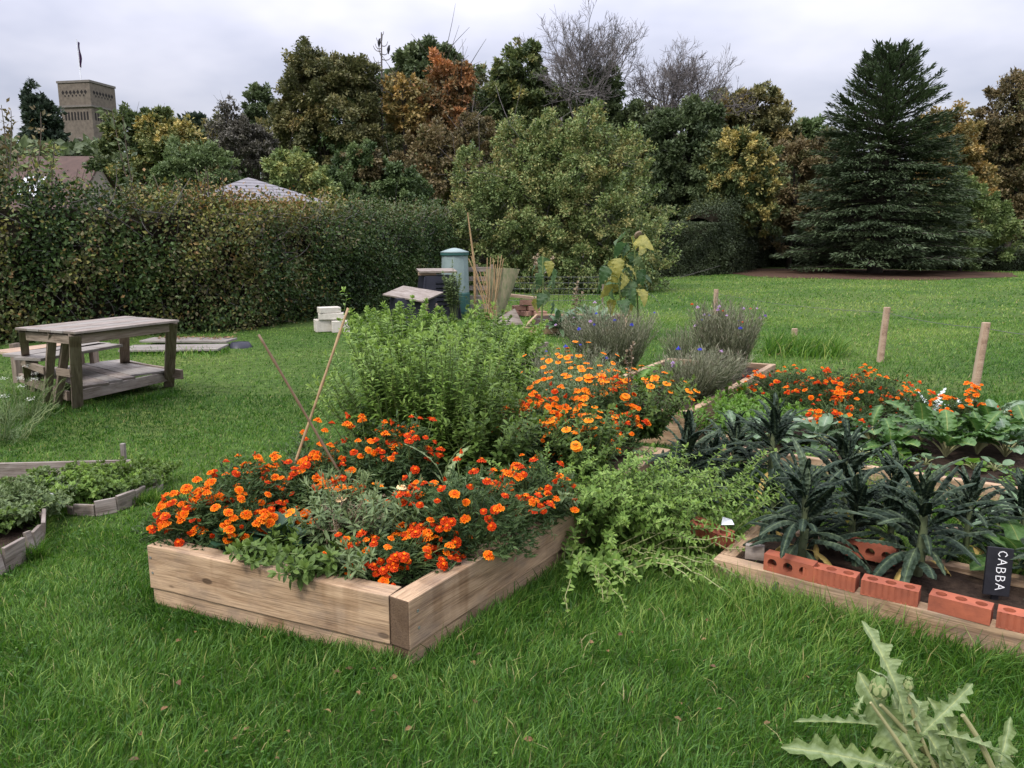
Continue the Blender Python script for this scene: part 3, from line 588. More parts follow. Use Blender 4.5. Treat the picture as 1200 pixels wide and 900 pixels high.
# ------------------------------------------------------------------ hedges
def resample(pl, step):
    pl = np.array(pl, float); d = np.r_[0, np.cumsum(np.linalg.norm(np.diff(pl[:, :2], axis=0), axis=1))]; t = np.arange(0, d[-1], step)
    return np.stack([np.interp(t, d, pl[:, c]) for c in range(pl.shape[1])], 1), t
def hedge(name, label, pl, width, hs, n, size, mat, seed, rag=.12, topfuzz=.0, tintf=None, corew=.75, group='hedges round the lawn', twigs=0):
    """pl: plan centre line of the near face (x,y,height)"""
    q, tt = resample([(p[0], p[1], h) for p, h in zip(pl, hs)], .25); r = np.random.default_rng(seed)
    T = unit(np.gradient(q[:, :2], axis=0)); Nn = np.c_[T[:, 1], -T[:, 0]]           # towards the garden
    th_ = thing(name, label, 'hedge', (q[len(q) // 2, 0], q[len(q) // 2, 1], 0), group)
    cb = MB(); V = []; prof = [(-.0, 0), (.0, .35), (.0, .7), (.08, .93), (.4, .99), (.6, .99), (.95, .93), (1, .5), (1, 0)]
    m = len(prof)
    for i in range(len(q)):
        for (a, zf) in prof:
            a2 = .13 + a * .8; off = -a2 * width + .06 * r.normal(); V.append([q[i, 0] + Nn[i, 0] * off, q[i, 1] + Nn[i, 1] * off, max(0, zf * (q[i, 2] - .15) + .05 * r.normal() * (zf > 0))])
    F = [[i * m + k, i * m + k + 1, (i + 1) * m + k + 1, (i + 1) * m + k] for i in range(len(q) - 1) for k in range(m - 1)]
    F += [];  cb.add(V, np.array(F)); cb.build('shade_core', M['core'], th_)  # solid dark core, closes the view through and stands for inner shade
    lb = MB(); k = r.integers(0, len(q), n); f = r.random(n); keep_ = (sn(np.c_[q[k, :2], f * 2.2], 2.4, seed + 9) > -.45) | (r.random(n) < .35) | (rag < .2); k = k[keep_]; f = f[keep_]; n = len(k); bump = (.18 if rag > .2 else .08) * sn(np.c_[q[k, :2], f * 3], 1.6, seed) + (.10 if rag > .2 else .04) * sn(np.c_[q[k, :2], f * 3], 5, seed + 1)
    which = r.random(n); Hh = q[k, 2]
    # near face, top, far face
    z = np.where(which < .66, Hh * f, np.where(which < .92, Hh + np.abs(r.normal(size=n)) * topfuzz, Hh * r.random(n)))
    off = np.where(which < .66, 0.04 + bump, np.where(which < .92, -width * r.random(n), -width + .02))
    rnd = np.where((which < .66), -.3 * np.clip((z / Hh - .86) / .14, 0, 1) ** 2 * .6, 0); off = off + rnd + r.normal(size=n) * rag * .5
    z = z + r.normal(size=n) * rag * .4 + np.where(which >= .66, bump * .6, 0); z = np.maximum(z, .02)
    along = r.uniform(-.14, .14, n)
    P = np.c_[q[k, 0] + Nn[k, 0] * off + T[k, 0] * along, q[k, 1] + Nn[k, 1] * off + T[k, 1] * along, z]
    outd = np.c_[Nn[k], np.zeros(n)] * (which < .66)[:, None] + np.array([0, 0, 1.]) * ((which >= .66) & (which < .92))[:, None]
    D = unit(r.normal(size=(n, 3)) + outd * .5 + [0, 0, .1]); U = unit(outd + r.normal(size=(n, 3)) * .6)
    base = np.clip(.4 + .22 * sn(P, .9, seed) + .16 * sn(P, 3.5, seed + 2), 0, 1) if tintf is None else tintf(P, z / Hh, r)
    scatter(lb, T_kite(.6), P, D, U, size * r.uniform(.55, 1.4, n), np.clip(base + r.normal(size=n) * .11, 0, 1))
    lb.build('foliage', mat, th_)
    if twigs:
        tw = MB()
        for _ in range(twigs):
            i = r.integers(1, len(q) - 1); zz = r.uniform(.1, q[i, 2]); s = np.array([q[i, 0] - Nn[i, 0] * .15, q[i, 1] - Nn[i, 1] * .15, zz]); e = s + np.r_[T[i] * r.normal() * .3 + Nn[i] * r.uniform(.08, .34), r.normal() * .25 + .2]
            tw.add(*tube(bez(s, (s + e) / 2 + r.normal(size=3) * .08, e, 5), np.linspace(.010, .004, 5), 3, cap=False))
        tw.build('twigs', M['twig'], th_)
    return th_
def tl(P, zf, r):
    x = P[:, 0]; n1 = sn(P, .8, 31); n2 = sn(P, 2.6, 32)
    t = .28 + .14 * n1 + .15 * n2                        # greens 0..4
    t = np.where((x < -6.2) & (n1 + n2 > .0), t + .10, t)
    br = np.exp(-((x + 4.9) / 1.0) ** 2) * .30 + (n2 > .75) * .16 + np.clip(zf - .82, 0, 1) * 1.2 * (x > -6.5); t = t + br * (r.random(len(x)) < .7)
    sp = r.random(len(x)); t = np.where(sp < .05, r.uniform(.7, .85, len(x)), t); t = np.where((sp > .97), 1.0, t)
    return np.where(x > -3.6, np.minimum(t, .52) - .04, t)
hedge('hedge', 'long overgrown hedge with brambles along the left of the garden', [(-13, 10.6), (-7.8, 12.0), (-4.6, 13.9), (-3.5, 16.8), (-2.5, 20.5), (-1.2, 26)], 1.3,
      [2.2, 2.2, 2.05, 2.05, 2.08, 2.15], 130000, .066, M['hedge'], 41, rag=.24, topfuzz=.14, tintf=tl, twigs=650)
hedge('hedge', 'neatly clipped dark hedge running back behind the lawn', [(3.6, 30.6), (6.2, 32.4), (8.6, 34.4), (9.6, 36)], 1.2, [2.15, 2.15, 2.15, 2.2], 42000, .06, M['hedge2'], 43, rag=.05)
hedge('hedge', 'taller unclipped dark hedge end in front of the golden tree', [(9.0, 34.8), (10.4, 37), (12.2, 41), (15, 46)], 1.8, [2.6, 3.4, 3.6, 3], 42000, .09, M['hedge2'], 44, rag=.25)
hedge('hedge', 'low dark hedge at the far right edge of the lawn', [(14, 44), (19, 41.5), (23.5, 38.5), (31, 37.5)], 1.2, [1.5, 1.3, 1.05, 1.05], 26000, .09, M['hedge2'], 45, rag=.08)

# tall shoots standing out of the hedge top
def shoots(name, label, px0, px1, pyt, n, Y, seed, pal_='t_yelgreen', dens=26, ls=.07):
    r = np.random.default_rng(seed); m = MB(); l = MB(); c = R((px0 + px1) / 2, 250, Y); t = thing(name, label, 'shrub', (c[0], Y, 0), 'saplings poking out of the hedge top')
    for _ in range(n):
        px = r.uniform(px0, px1); b = R(px, 260, Y); tp = R(px + r.normal() * 12, pyt + abs(r.normal()) * 35, Y + r.normal() * .2); b[2] = 1.9
        Q = bez(b, (b + tp) / 2 + [r.normal() * .12, 0, 0], tp, 9); m.add(*tube(Q, np.linspace(.018, .006, 9), 3, cap=False))
        k = dens; u = r.uniform(.25, 1, k); P = np.stack([np.interp(u, np.linspace(0, 1, 9), Q[:, a]) for a in range(3)], 1)
        D = unit(r.normal(size=(k, 3)) + [0, 0, .3]); e = P + D * r.uniform(.02, .14, k)[:, None]
        scatter(l, T_kite(.5), e, D, r.normal(size=(k, 3)) + [0, 0, 1], ls * r.uniform(.6, 1.4, k), np.clip(.45 + r.normal(size=k) * .25, 0, 1))
    m.build('stems', M['bark'], t); l.build('leaves', M[pal_], t)
shoots('sapling', 'thin leafy saplings at the far left edge, above the hedge', -25, 30, 118, 7, 13.0, 1, 't_brown', 60, .09)
shoots('sapling', 'lime-tinged slender saplings over the hedge left of the tower', 30, 70, 165, 6, 13.2, 2, 't_lime', 60, .10)
shoots('sapling', 'single tall thin sapling right of the tower with leafy tip', 160, 178, 112, 2, 13.8, 3, 't_dkgreen', 60, .11)
shoots('sapling', 'wispy weeds on the hedge top below the tower', 75, 260, 195, 40, 14.0, 4, 't_pale', 14, .05)

# ------------------------------------------------------------------ buildings beyond the hedge
M['towerbrick'] = plain('old_stock_brick', (.155, .128, .10), (.085, .07, .056), rough=.9, scale=2.2, bump=.3, detail=12)
M['towertrim'] = plain('grey_stone_trim', (.16, .14, .12), (.11, .10, .09), rough=.9, scale=2, bump=.2)
M['dark'] = plain('opening_shade', (.015, .013, .012), rough=.9, bump=0)  # flat near-black colour standing in for shade inside the tower openings
M['tile'] = plain('clay_roof_tile', (.06, .040, .034), (.10, .064, .052), rough=.9, scale=2.5, bump=.3, detail=10)
M['white'] = plain('white_paint', (.7, .72, .75), (.6, .62, .66), rough=.5, scale=3, bump=0)
M['render'] = plain('wall_render', (.35, .3, .25), rough=.9, scale=3)
def tower():
    Y = 118.; c = R(116, 250, Y); s = 4.9; yaw = rad(-12); top = R(107, 93, Y - 3)[2]; cen = np.array([c[0] - .1, Y, 0]); Rz = rot(0, 0, yaw)
    t = thing('brick_tower', 'tall square yellow-brick tower with arcaded top, flagpole above', 'tower', cen)
    def bx(sx, sy, sz, p, mb): V, F = boxVF(sx, sy, sz, p); mb.add(V @ Rz.T + cen, F)
    m = MB(); bx(s, s, top - 3.4, (0, 0, (top - 3.4) / 2), m); m.build('shaft', M['towerbrick'], t)
    m = MB(); bx(s + .2, s + .2, 3.0, (0, 0, top - 1.9), m); m.build('parapet', M['towerbrick'], t)
    m = MB(); bx(s + .42, s + .42, .26, (0, 0, top - 3.45), m); m.build('string_course', M['towertrim'], t)
    m = MB(); bx(s + .4, s + .4, .3, (0, 0, top - .2), m); m.build('cornice', M['towertrim'], t)
    for f in range(4):
        Rf = rot(0, 0, yaw + f * pi / 2)
        def loc(V): return V @ Rf.T + cen
        d = MB(); h = s / 2 + .105
        for k in range(7):                   # flat dark diamonds painting the shade of the parapet piercings
            x = (k - 3) * .60; a = .25; V = np.array([[x - a, -h - .012, top - 1.6], [x, -h - .012, top - 1.6 - a * 1.3], [x + a, -h - .012, top - 1.6], [x, -h - .012, top - 1.6 + a * 1.3]]); d.add(loc(V), np.array([[0, 1, 2, 3]]))
            x = x + .30; a = .14; zz = top - 2.05
            if k < 6: V = np.array([[x - a, -h - .012, zz], [x, -h - .012, zz - a * 1.3], [x + a, -h - .012, zz], [x, -h - .012, zz + a * 1.3]]); d.add(loc(V), np.array([[0, 1, 2, 3]]))
        d.build('parapet_shade', M['dark'], t)
        d = MB(); h = s / 2
        for k in range(8):                   # blind arcade, recess shade painted as flat dark arches
            x = (k - 3.5) * .50; zz = top - 5.3; an = np.linspace(0, pi, 6); V = [[x - .14, -h - .012, zz], [x + .14, -h - .012, zz]] + [[x + .14 * cos(a_), -h - .012, zz + .95 + .2 * sin(a_)] for a_ in an]; d.add(loc(np.array(V)), np.array([list(range(8))]))
        d.build('arcade', M['dark'], t)
        d = MB(); an = np.linspace(0, pi, 9); V = [[-.75, -h - .02, top - 12.6], [.75, -h - .02, top - 12.6]] + [[.75 * cos(a_), -h - .02, top - 8.9 + .95 * sin(a_)] for a_ in an]; d.add(loc(np.array(V)), np.array([list(range(11))])); w = d.build('window', M['dark'], t)
        ar = MB(); 
        pts = [[1.0, top - 12.6], [1.0, top - 8.9]] + [[1.0 * cos(a_), top - 8.9 + 1.2 * sin(a_)] for a_ in an[1:-1]] + [[-1.0, top - 8.9], [-1.0, top - 12.6]]
        ar.add(*tube(loc(np.array([[p_[0], -h - .03, p_[1]] for p_ in pts])), .13, 5)); fo = ar.build('frame', M['towertrim'], t)
        lv = MB()
        for k in range(9): V, F = boxVF(1.35, .16, .12, (0, -h - .06, top - 12.3 + k * .42)); lv.add(loc(V), F)
        lv.build('louvres', M['towertrim'], w).location = -np.array(w.location) if False else (0, 0, 0)
    p0 = cen + Rz @ np.array([-.7, 0, top - 1.5]); fp = thing('flagpole', 'white flagpole with a furled flag on the brick tower', 'flagpole', p0)
    m = MB(); m.add(*tube([p0, p0 + [-.2, 0, 7.4]], [.09, .05], 6)); m.build('pole', M['white'], fp)
    m = MB(); u = p0 + [-.2, 0, 7.2]; nz = 9; V = []
    for i in range(nz):
        for j in range(4): V.append(u + [.10 + .13 * j * (1 - .3 * sin(i)), .12 * ((-1) ** j), -i * .42 - .1 * j])
    m.add(V, np.array([[i * 4 + j, i * 4 + j + 1, (i + 1) * 4 + j + 1, (i + 1) * 4 + j] for i in range(nz - 1) for j in range(3)])); M['flag'] = plain('flag_cloth', (.10, .03, .05), (.03, .03, .10), rough=.8, scale=2, bump=0); m.build('flag', M['flag'], fp)
tower()
def roofhouse():
    Y = 48.; a = R(22, 183, Y); b = R(120, 181, Y); zr = a[2]; x0, x1 = a[0], b[0]; t = thing('tiled_house', 'long building with a faded red tiled roof at the tower foot', 'house', ((x0 + x1) / 2, Y, 0))
    m = MB(); ze = zr - 3.6; V = [[x0, Y - 4, ze], [x1, Y - 4, ze], [x1, Y, zr], [x0, Y, zr], [x0, Y + 4, ze], [x1, Y + 4, ze]]
    V = V + [[v[0], v[1], v[2] - .2] for v in V]
    m.add(V, [np.array([[0, 1, 2, 3], [3, 2, 5, 4], [7, 6, 9, 8], [8, 9, 10, 11], [0, 6, 7, 1], [5, 11, 10, 4], [0, 3, 9, 6], [3, 4, 10, 9], [1, 7, 8, 2], [2, 8, 11, 5]])]); m.build('roof', M['tile'], t)
    m = MB(); m.add(*boxVF(x1 - x0 - .6, 7.2, ze, ((x0 + x1) / 2, Y, ze / 2)))
    for xx in (x0 + .32, x1 - .32): m.add([[xx, Y - 3.6, ze - .01], [xx, Y + 3.6, ze - .01], [xx, Y, zr - .35]], np.array([[0, 1, 2]]))
    m.build('wall', M['render'], t)
    for k in range(3):
        q = R(28 + k * 8, 200, Y - 2); m = MB(); V, F = boxVF(.42, 1.7, .06); V = V @ rot(math.atan2(3.6, 4)).T + [q[0], Y - 2.2, zr - 2.2 * .9 + .12]; m.add(V, F); m.build('rooflight', M['white'], t)
roofhouse()
def pavilion():
    Y = 21.; ap = R(284, 208, Y); z = ap[2]; w = 1.65; ze = R(250, 232, Y - 1)[2] - .1; c = np.array([ap[0] + .15, Y, 0]); t = thing('pavilion', 'small garden pavilion with a pale grey pyramid roof behind the hedge', 'pavilion', c)
    M['shingle'] = plain('pale_shingle', (.14, .135, .14), (.20, .19, .20), rough=.8, scale=6, bump=.4, stretch=(1, 1, 5))
    Rz = rot(0, 0, rad(28)); n = 8; m = MB()
    base = [np.array([w * a, w * b, ze]) for a, b in ((-1, -1), (1, -1), (1, 1), (-1, 1))]
    for k in range(4):
        a, b = base[k], base[(k + 1) % 4]; apx = np.array([0, 0, z])
        for i in range(n):                   # overlapping shingle courses
            f0, f1 = i / n, (i + 1) / n; q = [a + (apx - a) * f0, b + (apx - b) * f0, b + (apx - b) * f1, a + (apx - a) * f1]; q[0] = q[0] + [0, 0, .012]; q[1] = q[1] + [0, 0, .012]
            if i: low = [q[0] - [0, 0, .012], q[1] - [0, 0, .012]]; V = np.array(low + [q[1], q[0]]) @ Rz.T + c; m.add(V, np.array([[0, 1, 2, 3]]))
            m.add(np.array(q) @ Rz.T + c, np.array([[0, 1, 2, 3]]))
    m.build('roof', M['shingle'], t)
    for a, b in ((-1, -1), (1, -1), (1, 1), (-1, 1)):
        m = MB(); V, F = boxVF(.12, .12, ze, (a * 1.4, b * 1.4, ze / 2)); m.add(V @ Rz.T + c, F); m.build('post', M['oldwood'], t)
pavilion()
# ------------------------------------------------------------------ raised beds
def v3(q, z): return np.array([q[0], q[1], z])
def soil_mb(poly, z, seed=0, inset=.05, n=14):
    P = [np.array(p[:2]) for p in poly]; c = sum(P) / 4; P = [c + (p - c) * (1 - inset) for p in P]; m = MB(); V = []
    for i in range(n + 1):
        for j in range(n + 1):
            a, b = i / n, j / n; q = (P[0] * (1 - a) + P[1] * a) * (1 - b) + (P[3] * (1 - a) + P[2] * a) * b; V.append([q[0], q[1], 0])
    V = np.array(V); V[:, 2] = z + .012 * sn(V[:, :2], 5, seed) + .006 * rng.normal(size=len(V))
    F = [[i * (n + 1) + j, i * (n + 1) + j + 1, (i + 1) * (n + 1) + j + 1, (i + 1) * (n + 1) + j][::-1] for i in range(n) for j in range(n)]
    return m.add(V, np.array(F))
c0 = (MAIN[0] + MAIN[2]) / 2
bed = thing('raised_bed', 'front raised bed of two courses of pale timber sleepers, full of marigolds', 'raised bed', (c0[0], c0[1], 0), 'timber raised beds')
TH = .095
uf = unit(MBp - MA)
def course(z, h, sh=0.0, sh2=0.0):
    a = MA + MU * (TH / 2 + sh); b = MBp + MU * (TH / 2 + sh) - uf * (TH + .002); beam('sleeper', v3(a, z), v3(b, z), TH, h, M['sleeper'], bed, bev=.005, wob=.0008)
    a = MBp - uf * (TH / 2 + sh2); b = a + MU * ML; beam('sleeper', v3(a + MU * sh, z), v3(b, z), TH, h, M['sleeper'], bed, bev=.005, wob=.0008)
    a = MA + uf * TH / 2 + MU * (TH + .003); b = MA + uf * TH / 2 + MU * ML; beam('sleeper', v3(a, z), v3(b, z), TH, h, M['sleeper'], bed)
    a = MA + MU * (ML - TH / 2) + uf * (TH + .003); b = a + uf * (np.linalg.norm(MBp - MA) - 2 * TH - .006); beam('sleeper', v3(a, z), v3(b, z), TH, h, M['sleeper'], bed)
course(.18, .198); course(.04, .078, .012, .014)
M['screw'] = plain('zinc_screw', (.5, .5, .5), rough=.4, metallic=.8, bump=0)
sc = MB()
def screw(p, nrm):
    nrm = v3(nrm, 0); sc.add(*tube([p - nrm * .004, p + nrm * .003], .0065, 8))
nf = -MU; nr = np.array([MU[1], -MU[0]])
for s, z in ((.025, .225), (.03, .155)): screw(v3(MA + uf * s, z), nf * 1.0)
for d_, z in ((.045, .22), (.05, .15)): screw(v3(MBp + MU * d_, z), nr)
sc.build('screw', M['screw'], bed)
soil_mb(MAIN, .235, 1).build('soil', M['soil'], bed)

def simple_bed(label, P, h, th, name='raised_bed', sides=(0, 1, 2, 3), mat='sleeper', z0=0, soilz=None, group='timber raised beds', over=.0):
    c = (P[0] + P[2]) / 2; t = thing(name, label, 'raised bed', (c[0], c[1], 0), group)
    for k in sides:
        a, b = P[k], P[(k + 1) % 4]; u = unit(b - a); nn = np.array([-u[1], u[0]]); s = 0 if k % 2 == 0 else th + .003
        a2 = a + nn * th / 2 + u * s; b2 = b + nn * th / 2 - u * s
        beam('sleeper', v3(a2, z0 + h / 2), v3(b2, z0 + h / 2), th, h, M[mat], t, bev=.004)
    soil_mb(P, soilz or h * .82, 3).build('soil', M['soil'], t); return t
b2t = simple_bed('raised timber bed behind the front one, cornflowers at its right side', BED2, .28, .06)
rbt = simple_bed('raised bed on the right holding chard and a long row of marigolds', RBED, .20, .05)
kbt = simple_bed('narrow low timber bed at the front right, edged with hollow bricks', KBED, .14, .075)
FB = [G(612, 392)[:2], G(735, 392)[:2], G(735, 375)[:2], G(628, 375)[:2]]
simple_bed('small far bed of blue-green brassicas near the wire fence', FB, .12, .04, soilz=.08)
BKB = [G(455, 470, .2)[:2], G(600, 460, .2)[:2], G(600, 425, .2)[:2], G(470, 425, .2)[:2]]
pl = thing('fallen_plank', 'short weathered plank and peg lying on the grass behind the beds', 'plank', G(625, 408)); beam('board', G(602, 412, .03), G(642, 403, .10), .05, .06, M['oldwood'], pl); beam('peg', G(603, 411, 0), G(603, 411, .14), .04, .05, M['post'], pl)
# timber offcuts in the front right bed
def offcut(px, py, L, W, H, az, lab, z=.14, mat='oldwood', ay=0):
    q = G(px, py, z); o = plank('timber_offcut', L, W, H, q + [0, 0, H / 2], M[mat], None, az=az, ay=ay); tagp(o, lab, 'offcut', 'timber offcuts in the brick-edged bed'); return o
offcut(884, 655, .085, .03, .07, rad(-18), 'small upright wooden block left of the tall standing brick')
offcut(1112, 628, .13, .05, .04, rad(-5), 'pale orange timber end behind the tallest dark kale', mat='sleeper', z=.16)

# ------------------------------------------------------------------ hollow bricks
def brick_mb(L=.215, W=.1, H=.065, holes=3, flutes=True):
    """brick with three round holes through its height, ribbed sides"""
    m = MB(); n = 24; r = .021; cs = [(-L / 3 + .002) + i * (L / 3 - .002) for i in range(3)]
    cells = [(-L / 2, (cs[0] + cs[1]) / 2), ((cs[0] + cs[1]) / 2, (cs[1] + cs[2]) / 2), ((cs[1] + cs[2]) / 2, L / 2)]
    for c, (x0, x1) in zip(cs, cells):
        a = np.arange(n) / n * 2 * pi; ring = np.c_[c + r * np.cos(a), r * np.sin(a)]
        sq = []
        for k in a:
            dx, dy = cos(k), sin(k); tx = ((x1 if dx > 0 else x0) - c) / dx if abs(dx) > 1e-6 else 9; ty = (W / 2) / abs(dy) if abs(dy) > 1e-6 else 9; tt = min(tx, ty); sq.append([c + dx * tt, dy * tt])
        sq = np.array(sq)
        for (cxx, cyy) in ((x0, -W / 2), (x1, -W / 2), (x1, W / 2), (x0, W / 2)):
            sq[np.argmin(np.hypot(sq[:, 0] - cxx, sq[:, 1] - cyy))] = [cxx, cyy]
        k = np.arange(n); k2 = (k + 1) % n
        for z, fl in ((H / 2, 0), (-H / 2, 1)):
            V = np.vstack([np.c_[ring, np.full(n, z)], np.c_[sq, np.full(n, z)]]); F = np.stack([k, k + n, k2 + n, k2], -1); m.add(V, F if not fl else F[:, ::-1])
        V = np.vstack([np.c_[ring, np.full(n, H / 2)], np.c_[ring, np.full(n, -H / 2)]]); m.add(V, np.stack([k, k2, k2 + n, k + n], -1))
    # sides
    nx = 36
    for sy in (-1, 1):
        xs = np.linspace(-L / 2, L / 2, nx + 1); V = []
        for i, x in enumerate(xs):
            y = sy * (W / 2 - (.0035 if (flutes and (i % 4 == 2) and 1 < i < nx - 1) else 0)); V += [[x, sy * W / 2, H / 2], [x, y, H / 2 - .003], [x, y, -H / 2 + .003], [x, sy * W / 2, -H / 2]]
        F = np.array([[i * 4 + j, (i + 1) * 4 + j, (i + 1) * 4 + j + 1, i * 4 + j + 1] for i in range(nx) for j in range(3)]); m.add(V, F if sy < 0 else F[:, ::-1])
    for sx in (-1, 1):
        x = sx * L / 2; m.add([[x, -W / 2, -H / 2], [x, W / 2, -H / 2], [x, W / 2, H / 2], [x, -W / 2, H / 2]], np.array([[0, 1, 2, 3]]))
    return m
BR1 = brick_mb(W=.075).build('hollow_brick', M['terracotta']); BR2 = brick_mb(W=.075, flutes=False)
BR2 = BR2.build('hollow_brick', M['terracotta'])
kaz = math.atan2(KD[1], KD[0])
def onplank(px, zc):                         # a spot on the middle of the front plank, found from the photo column
    best = min(np.linspace(0, 2.5, 800), key=lambda s: abs(proj(v3(KA + KD * s + KN * .035, .14))[0] - px)); return v3(KA + KD * best + KN * .037, zc)
def proj(p):
    v = np.array(p, float) - [0, 0, EYE]; yc = v[1] * cos(PITCH) - v[2] * sin(PITCH); zc = v[1] * sin(PITCH) + v[2] * cos(PITCH); return 600 + FPX * v[0] / yc, 450 - FPX * zc / yc
bks = []
for i, (px, src, lab, da) in enumerate(((973, BR1, 'ribbed hollow brick next right of the tall upright brick', -.02), (1042, BR1, 'ribbed hollow brick in the middle of the front plank row', .03),
        (1124, BR2, 'smooth-faced hollow brick left of the black chalk sign', -.04), (1206, BR1, 'ribbed hollow brick cut by the right edge, right of the black sign', .02))):
    o = src if (i in (0, 2)) else src.copy(); 
    if o.name not in COL.objects: COL.objects.link(o)
    o.location = onplank(px, .1735); o.rotation_euler = (0, 0, kaz + da); tagp(o, lab, 'brick', 'hollow bricks on the low bed'); bks.append(o)
def brickcopy(loc, rotv, lab, src=BR1):
    o = src.copy(); COL.objects.link(o); o.location = loc; o.rotation_euler = rotv; tagp(o, lab, 'brick', 'hollow bricks on the low bed')
q = onplank(925, 0); brickcopy((q[0], q[1] - .0, .141 + .0375), (rad(90), 0, kaz - .05), 'hollow brick standing on its side, left end of the front row', BR2)
q = G(1022, 640, .2); brickcopy((q[0], q[1], .141 + .0375), (rad(90), 0, kaz - .03), 'hollow brick on its side on the back rail under the dark kale', BR2)
q = G(834, 618, .2); brickcopy((q[0], q[1], .175), (rad(12), rad(6), kaz - .2), 'hollow brick with a white tag at the left end of the back rail', BR1)
q2 = q + [.03, -.06, .035]; tg = MB(); tg.add([[q2[0], q2[1], q2[2]], [q2[0] + .06, q2[1] - .01, q2[2] + .005], [q2[0] + .055, q2[1] + .02, q2[2] + .02], [q2[0] + .01, q2[1] + .02, q2[2] + .035]], np.array([[0, 1, 2, 3]]))
tg = tg.build('plant_tag', M['white'], origin=q2); tg.modifiers.new('thick', 'SOLIDIFY').thickness = .002; tagp(tg, 'small blank white plastic tag leaning on the left back brick', 'plant tag')

# chalk sign
sp = G(1166, 700, .12); sg = thing('chalk_sign', 'tilted black chalkboard stake lettered CABBA in white, downwards', 'sign', sp)
Rs = rot(rad(-12), rad(4), rad(-6))
pn = plank('board', .105, .012, .20, sp + [0, 0, .115], M['slate'], sg, bev=.002); pn.rotation_euler = (rad(-10), rad(5), rad(-5))
st = plank('stake', .03, .01, .18, sp + [0, .004, -.02], M['slate'], sg, bev=.001); st.rotation_euler = (rad(-10), rad(5), rad(-5))
LET = {'C': [[(.85, .8), (.6, 1), (.25, .85), (.08, .5), (.25, .15), (.6, 0), (.9, .2)]], 'A': [[(0, 0), (.45, 1), (.95, 0)], [(.2, .38), (.75, .38)]],
       'B': [[(.1, 0), (.1, 1), (.6, .98), (.78, .78), (.6, .56), (.12, .52)], [(.6, .56), (.9, .32), (.7, .05), (.1, 0)]]}
lm = MB(); lh, lw, gap = .036, .026, .0085
for i, ch in enumerate('CABBA'):
    for stk in LET[ch]:
        for (a, b), (c_, d_) in zip(stk[:-1], stk[1:]):
            # turned clockwise: letter x runs down the board, letter y runs to the right
            def mp(u, v): return np.array([(v - .5) * lh + .008 + .002 * sin(i * 2), -.0075, .088 - (i * (lw + gap) + u * lw) - .0])
            p, q_ = mp(a, b), mp(c_, d_); dd = unit(q_ - p); nn = np.array([-dd[2], 0, dd[0]]) * .0018; p = p - dd * .001; q_ = q_ + dd * .001
            lm.add([p - nn, q_ - nn, q_ + nn, p + nn], np.array([[0, 1, 2, 3]])); 
lo = lm.build('lettering', M['chalk']); lo.parent = pn
# thin strokes sit just proud of the board
# ------------------------------------------------------------------ posts and wire
def post(px, pyb, pyt, r, lab, lean=(0, 0)):
    b = G(px, pyb); h = R(px, pyt, b[1])[2]; t = b + [lean[0] * h, lean[1] * h, h]; m = MB(); P = np.array([b - [0, 0, .05], b + (t - b) * .5, t - [0, 0, .006], t]); m.add(*tube(P, [r, r * .98, r * .96, r * .9], 14))
    V, F = m.V, m.F; o = m.build('fence_post', M['post'], None, False, origin=b); o['h'] = float(h); del o['h']; tagp(o, lab, 'post', 'wooden posts at the edge of the lawn')
    return t
p1 = post(838, 369, 339, .05, 'farthest tall wooden post, behind the cornflowers')
p2 = post(930, 406, 385, .045, 'short stub of a wooden post in a tuft of long grass')
p3 = post(1031, 424, 360, .045, 'tall round post rising behind the marigold row', (.05, 0))
p4 = post(1142, 455, 378, .045, 'nearest tall round post, above the white-leaved plant', (.07, 0))
wm_ = MB()
def sag(a, b, d, n=14):
    t = np.linspace(0, 1, n)[:, None]; P = a + (b - a) * t; P[:, 2] -= (4 * d * t * (1 - t))[:, 0]; return P
e_ = R(1260, 396, 7.0)
wm_.add(*tube(sag(p1 - [0, 0, .08], p3 - [0, 0, .07], .06), .003, 4)); wm_.add(*tube(sag(p3 - [0, 0, .07], p4 - [0, 0, .06], .03), .003, 4)); wm_.add(*tube(sag(p4 - [0, 0, .06], e_, .02), .003, 4))
wo_ = wm_.build('wire', M['metal'], origin=p3); tagp(wo_, 'thin slack wire strung between the wooden posts', 'wire')

# ------------------------------------------------------------------ play kitchen table
tt_ = thing('wooden_table', 'weathered grey slatted outdoor worktable with a plank lower shelf', 'table', G(110, 465))
zt = .80
A_, B_, C_, D_ = [G(*q, zt) for q in ((17, 384), (88, 389), (210, 375), (147, 370))]
nb = 5
for k in range(nb):
    f = (k + .5) / nb; a = A_ + (B_ - A_) * f; b = D_ + (C_ - D_) * f; w = np.linalg.norm(B_ - A_) / nb - .006
    beam('top_board', a - [0, 0, .011], b - [0, 0, .011 + .002 * (k % 2)], w, .022, M['greywood'] if k % 2 else M['oldwood'], tt_, bev=.003)
def leg(px, pyb, f, g, w=.07, d=.055, lean=.0, mat='oldwood_dark'):
    """f along A->B, g along A->D at the table top; foot surveyed"""
    top_ = A_ + (B_ - A_) * f + (D_ - A_) * g; top_[2] = zt - .024; ft = G(px, pyb); return beam('leg', ft, top_, w, d, M[mat], tt_, bev=.004), ft, top_
L1 = leg(34, 455, .03, .05); L2 = leg(55, 474, .55, .04); L3 = leg(67, 476, .68, .10); L4 = leg(91, 478, .93, .03, .095); L5 = leg(198, 453, .93, .93, .1); L6 = leg(147, 441, .05, .95, .1)
def rail(n, a, b, w, h, m='oldwood_dark'): beam(n, a, b, w, h, M[m], tt_)
def lerp3(a, b, f): return np.array(a) + (np.array(b) - np.array(a)) * f
dz = np.array([0, 0, 1.])
ab = unit(B_ - A_); ad = unit(D_ - A_)
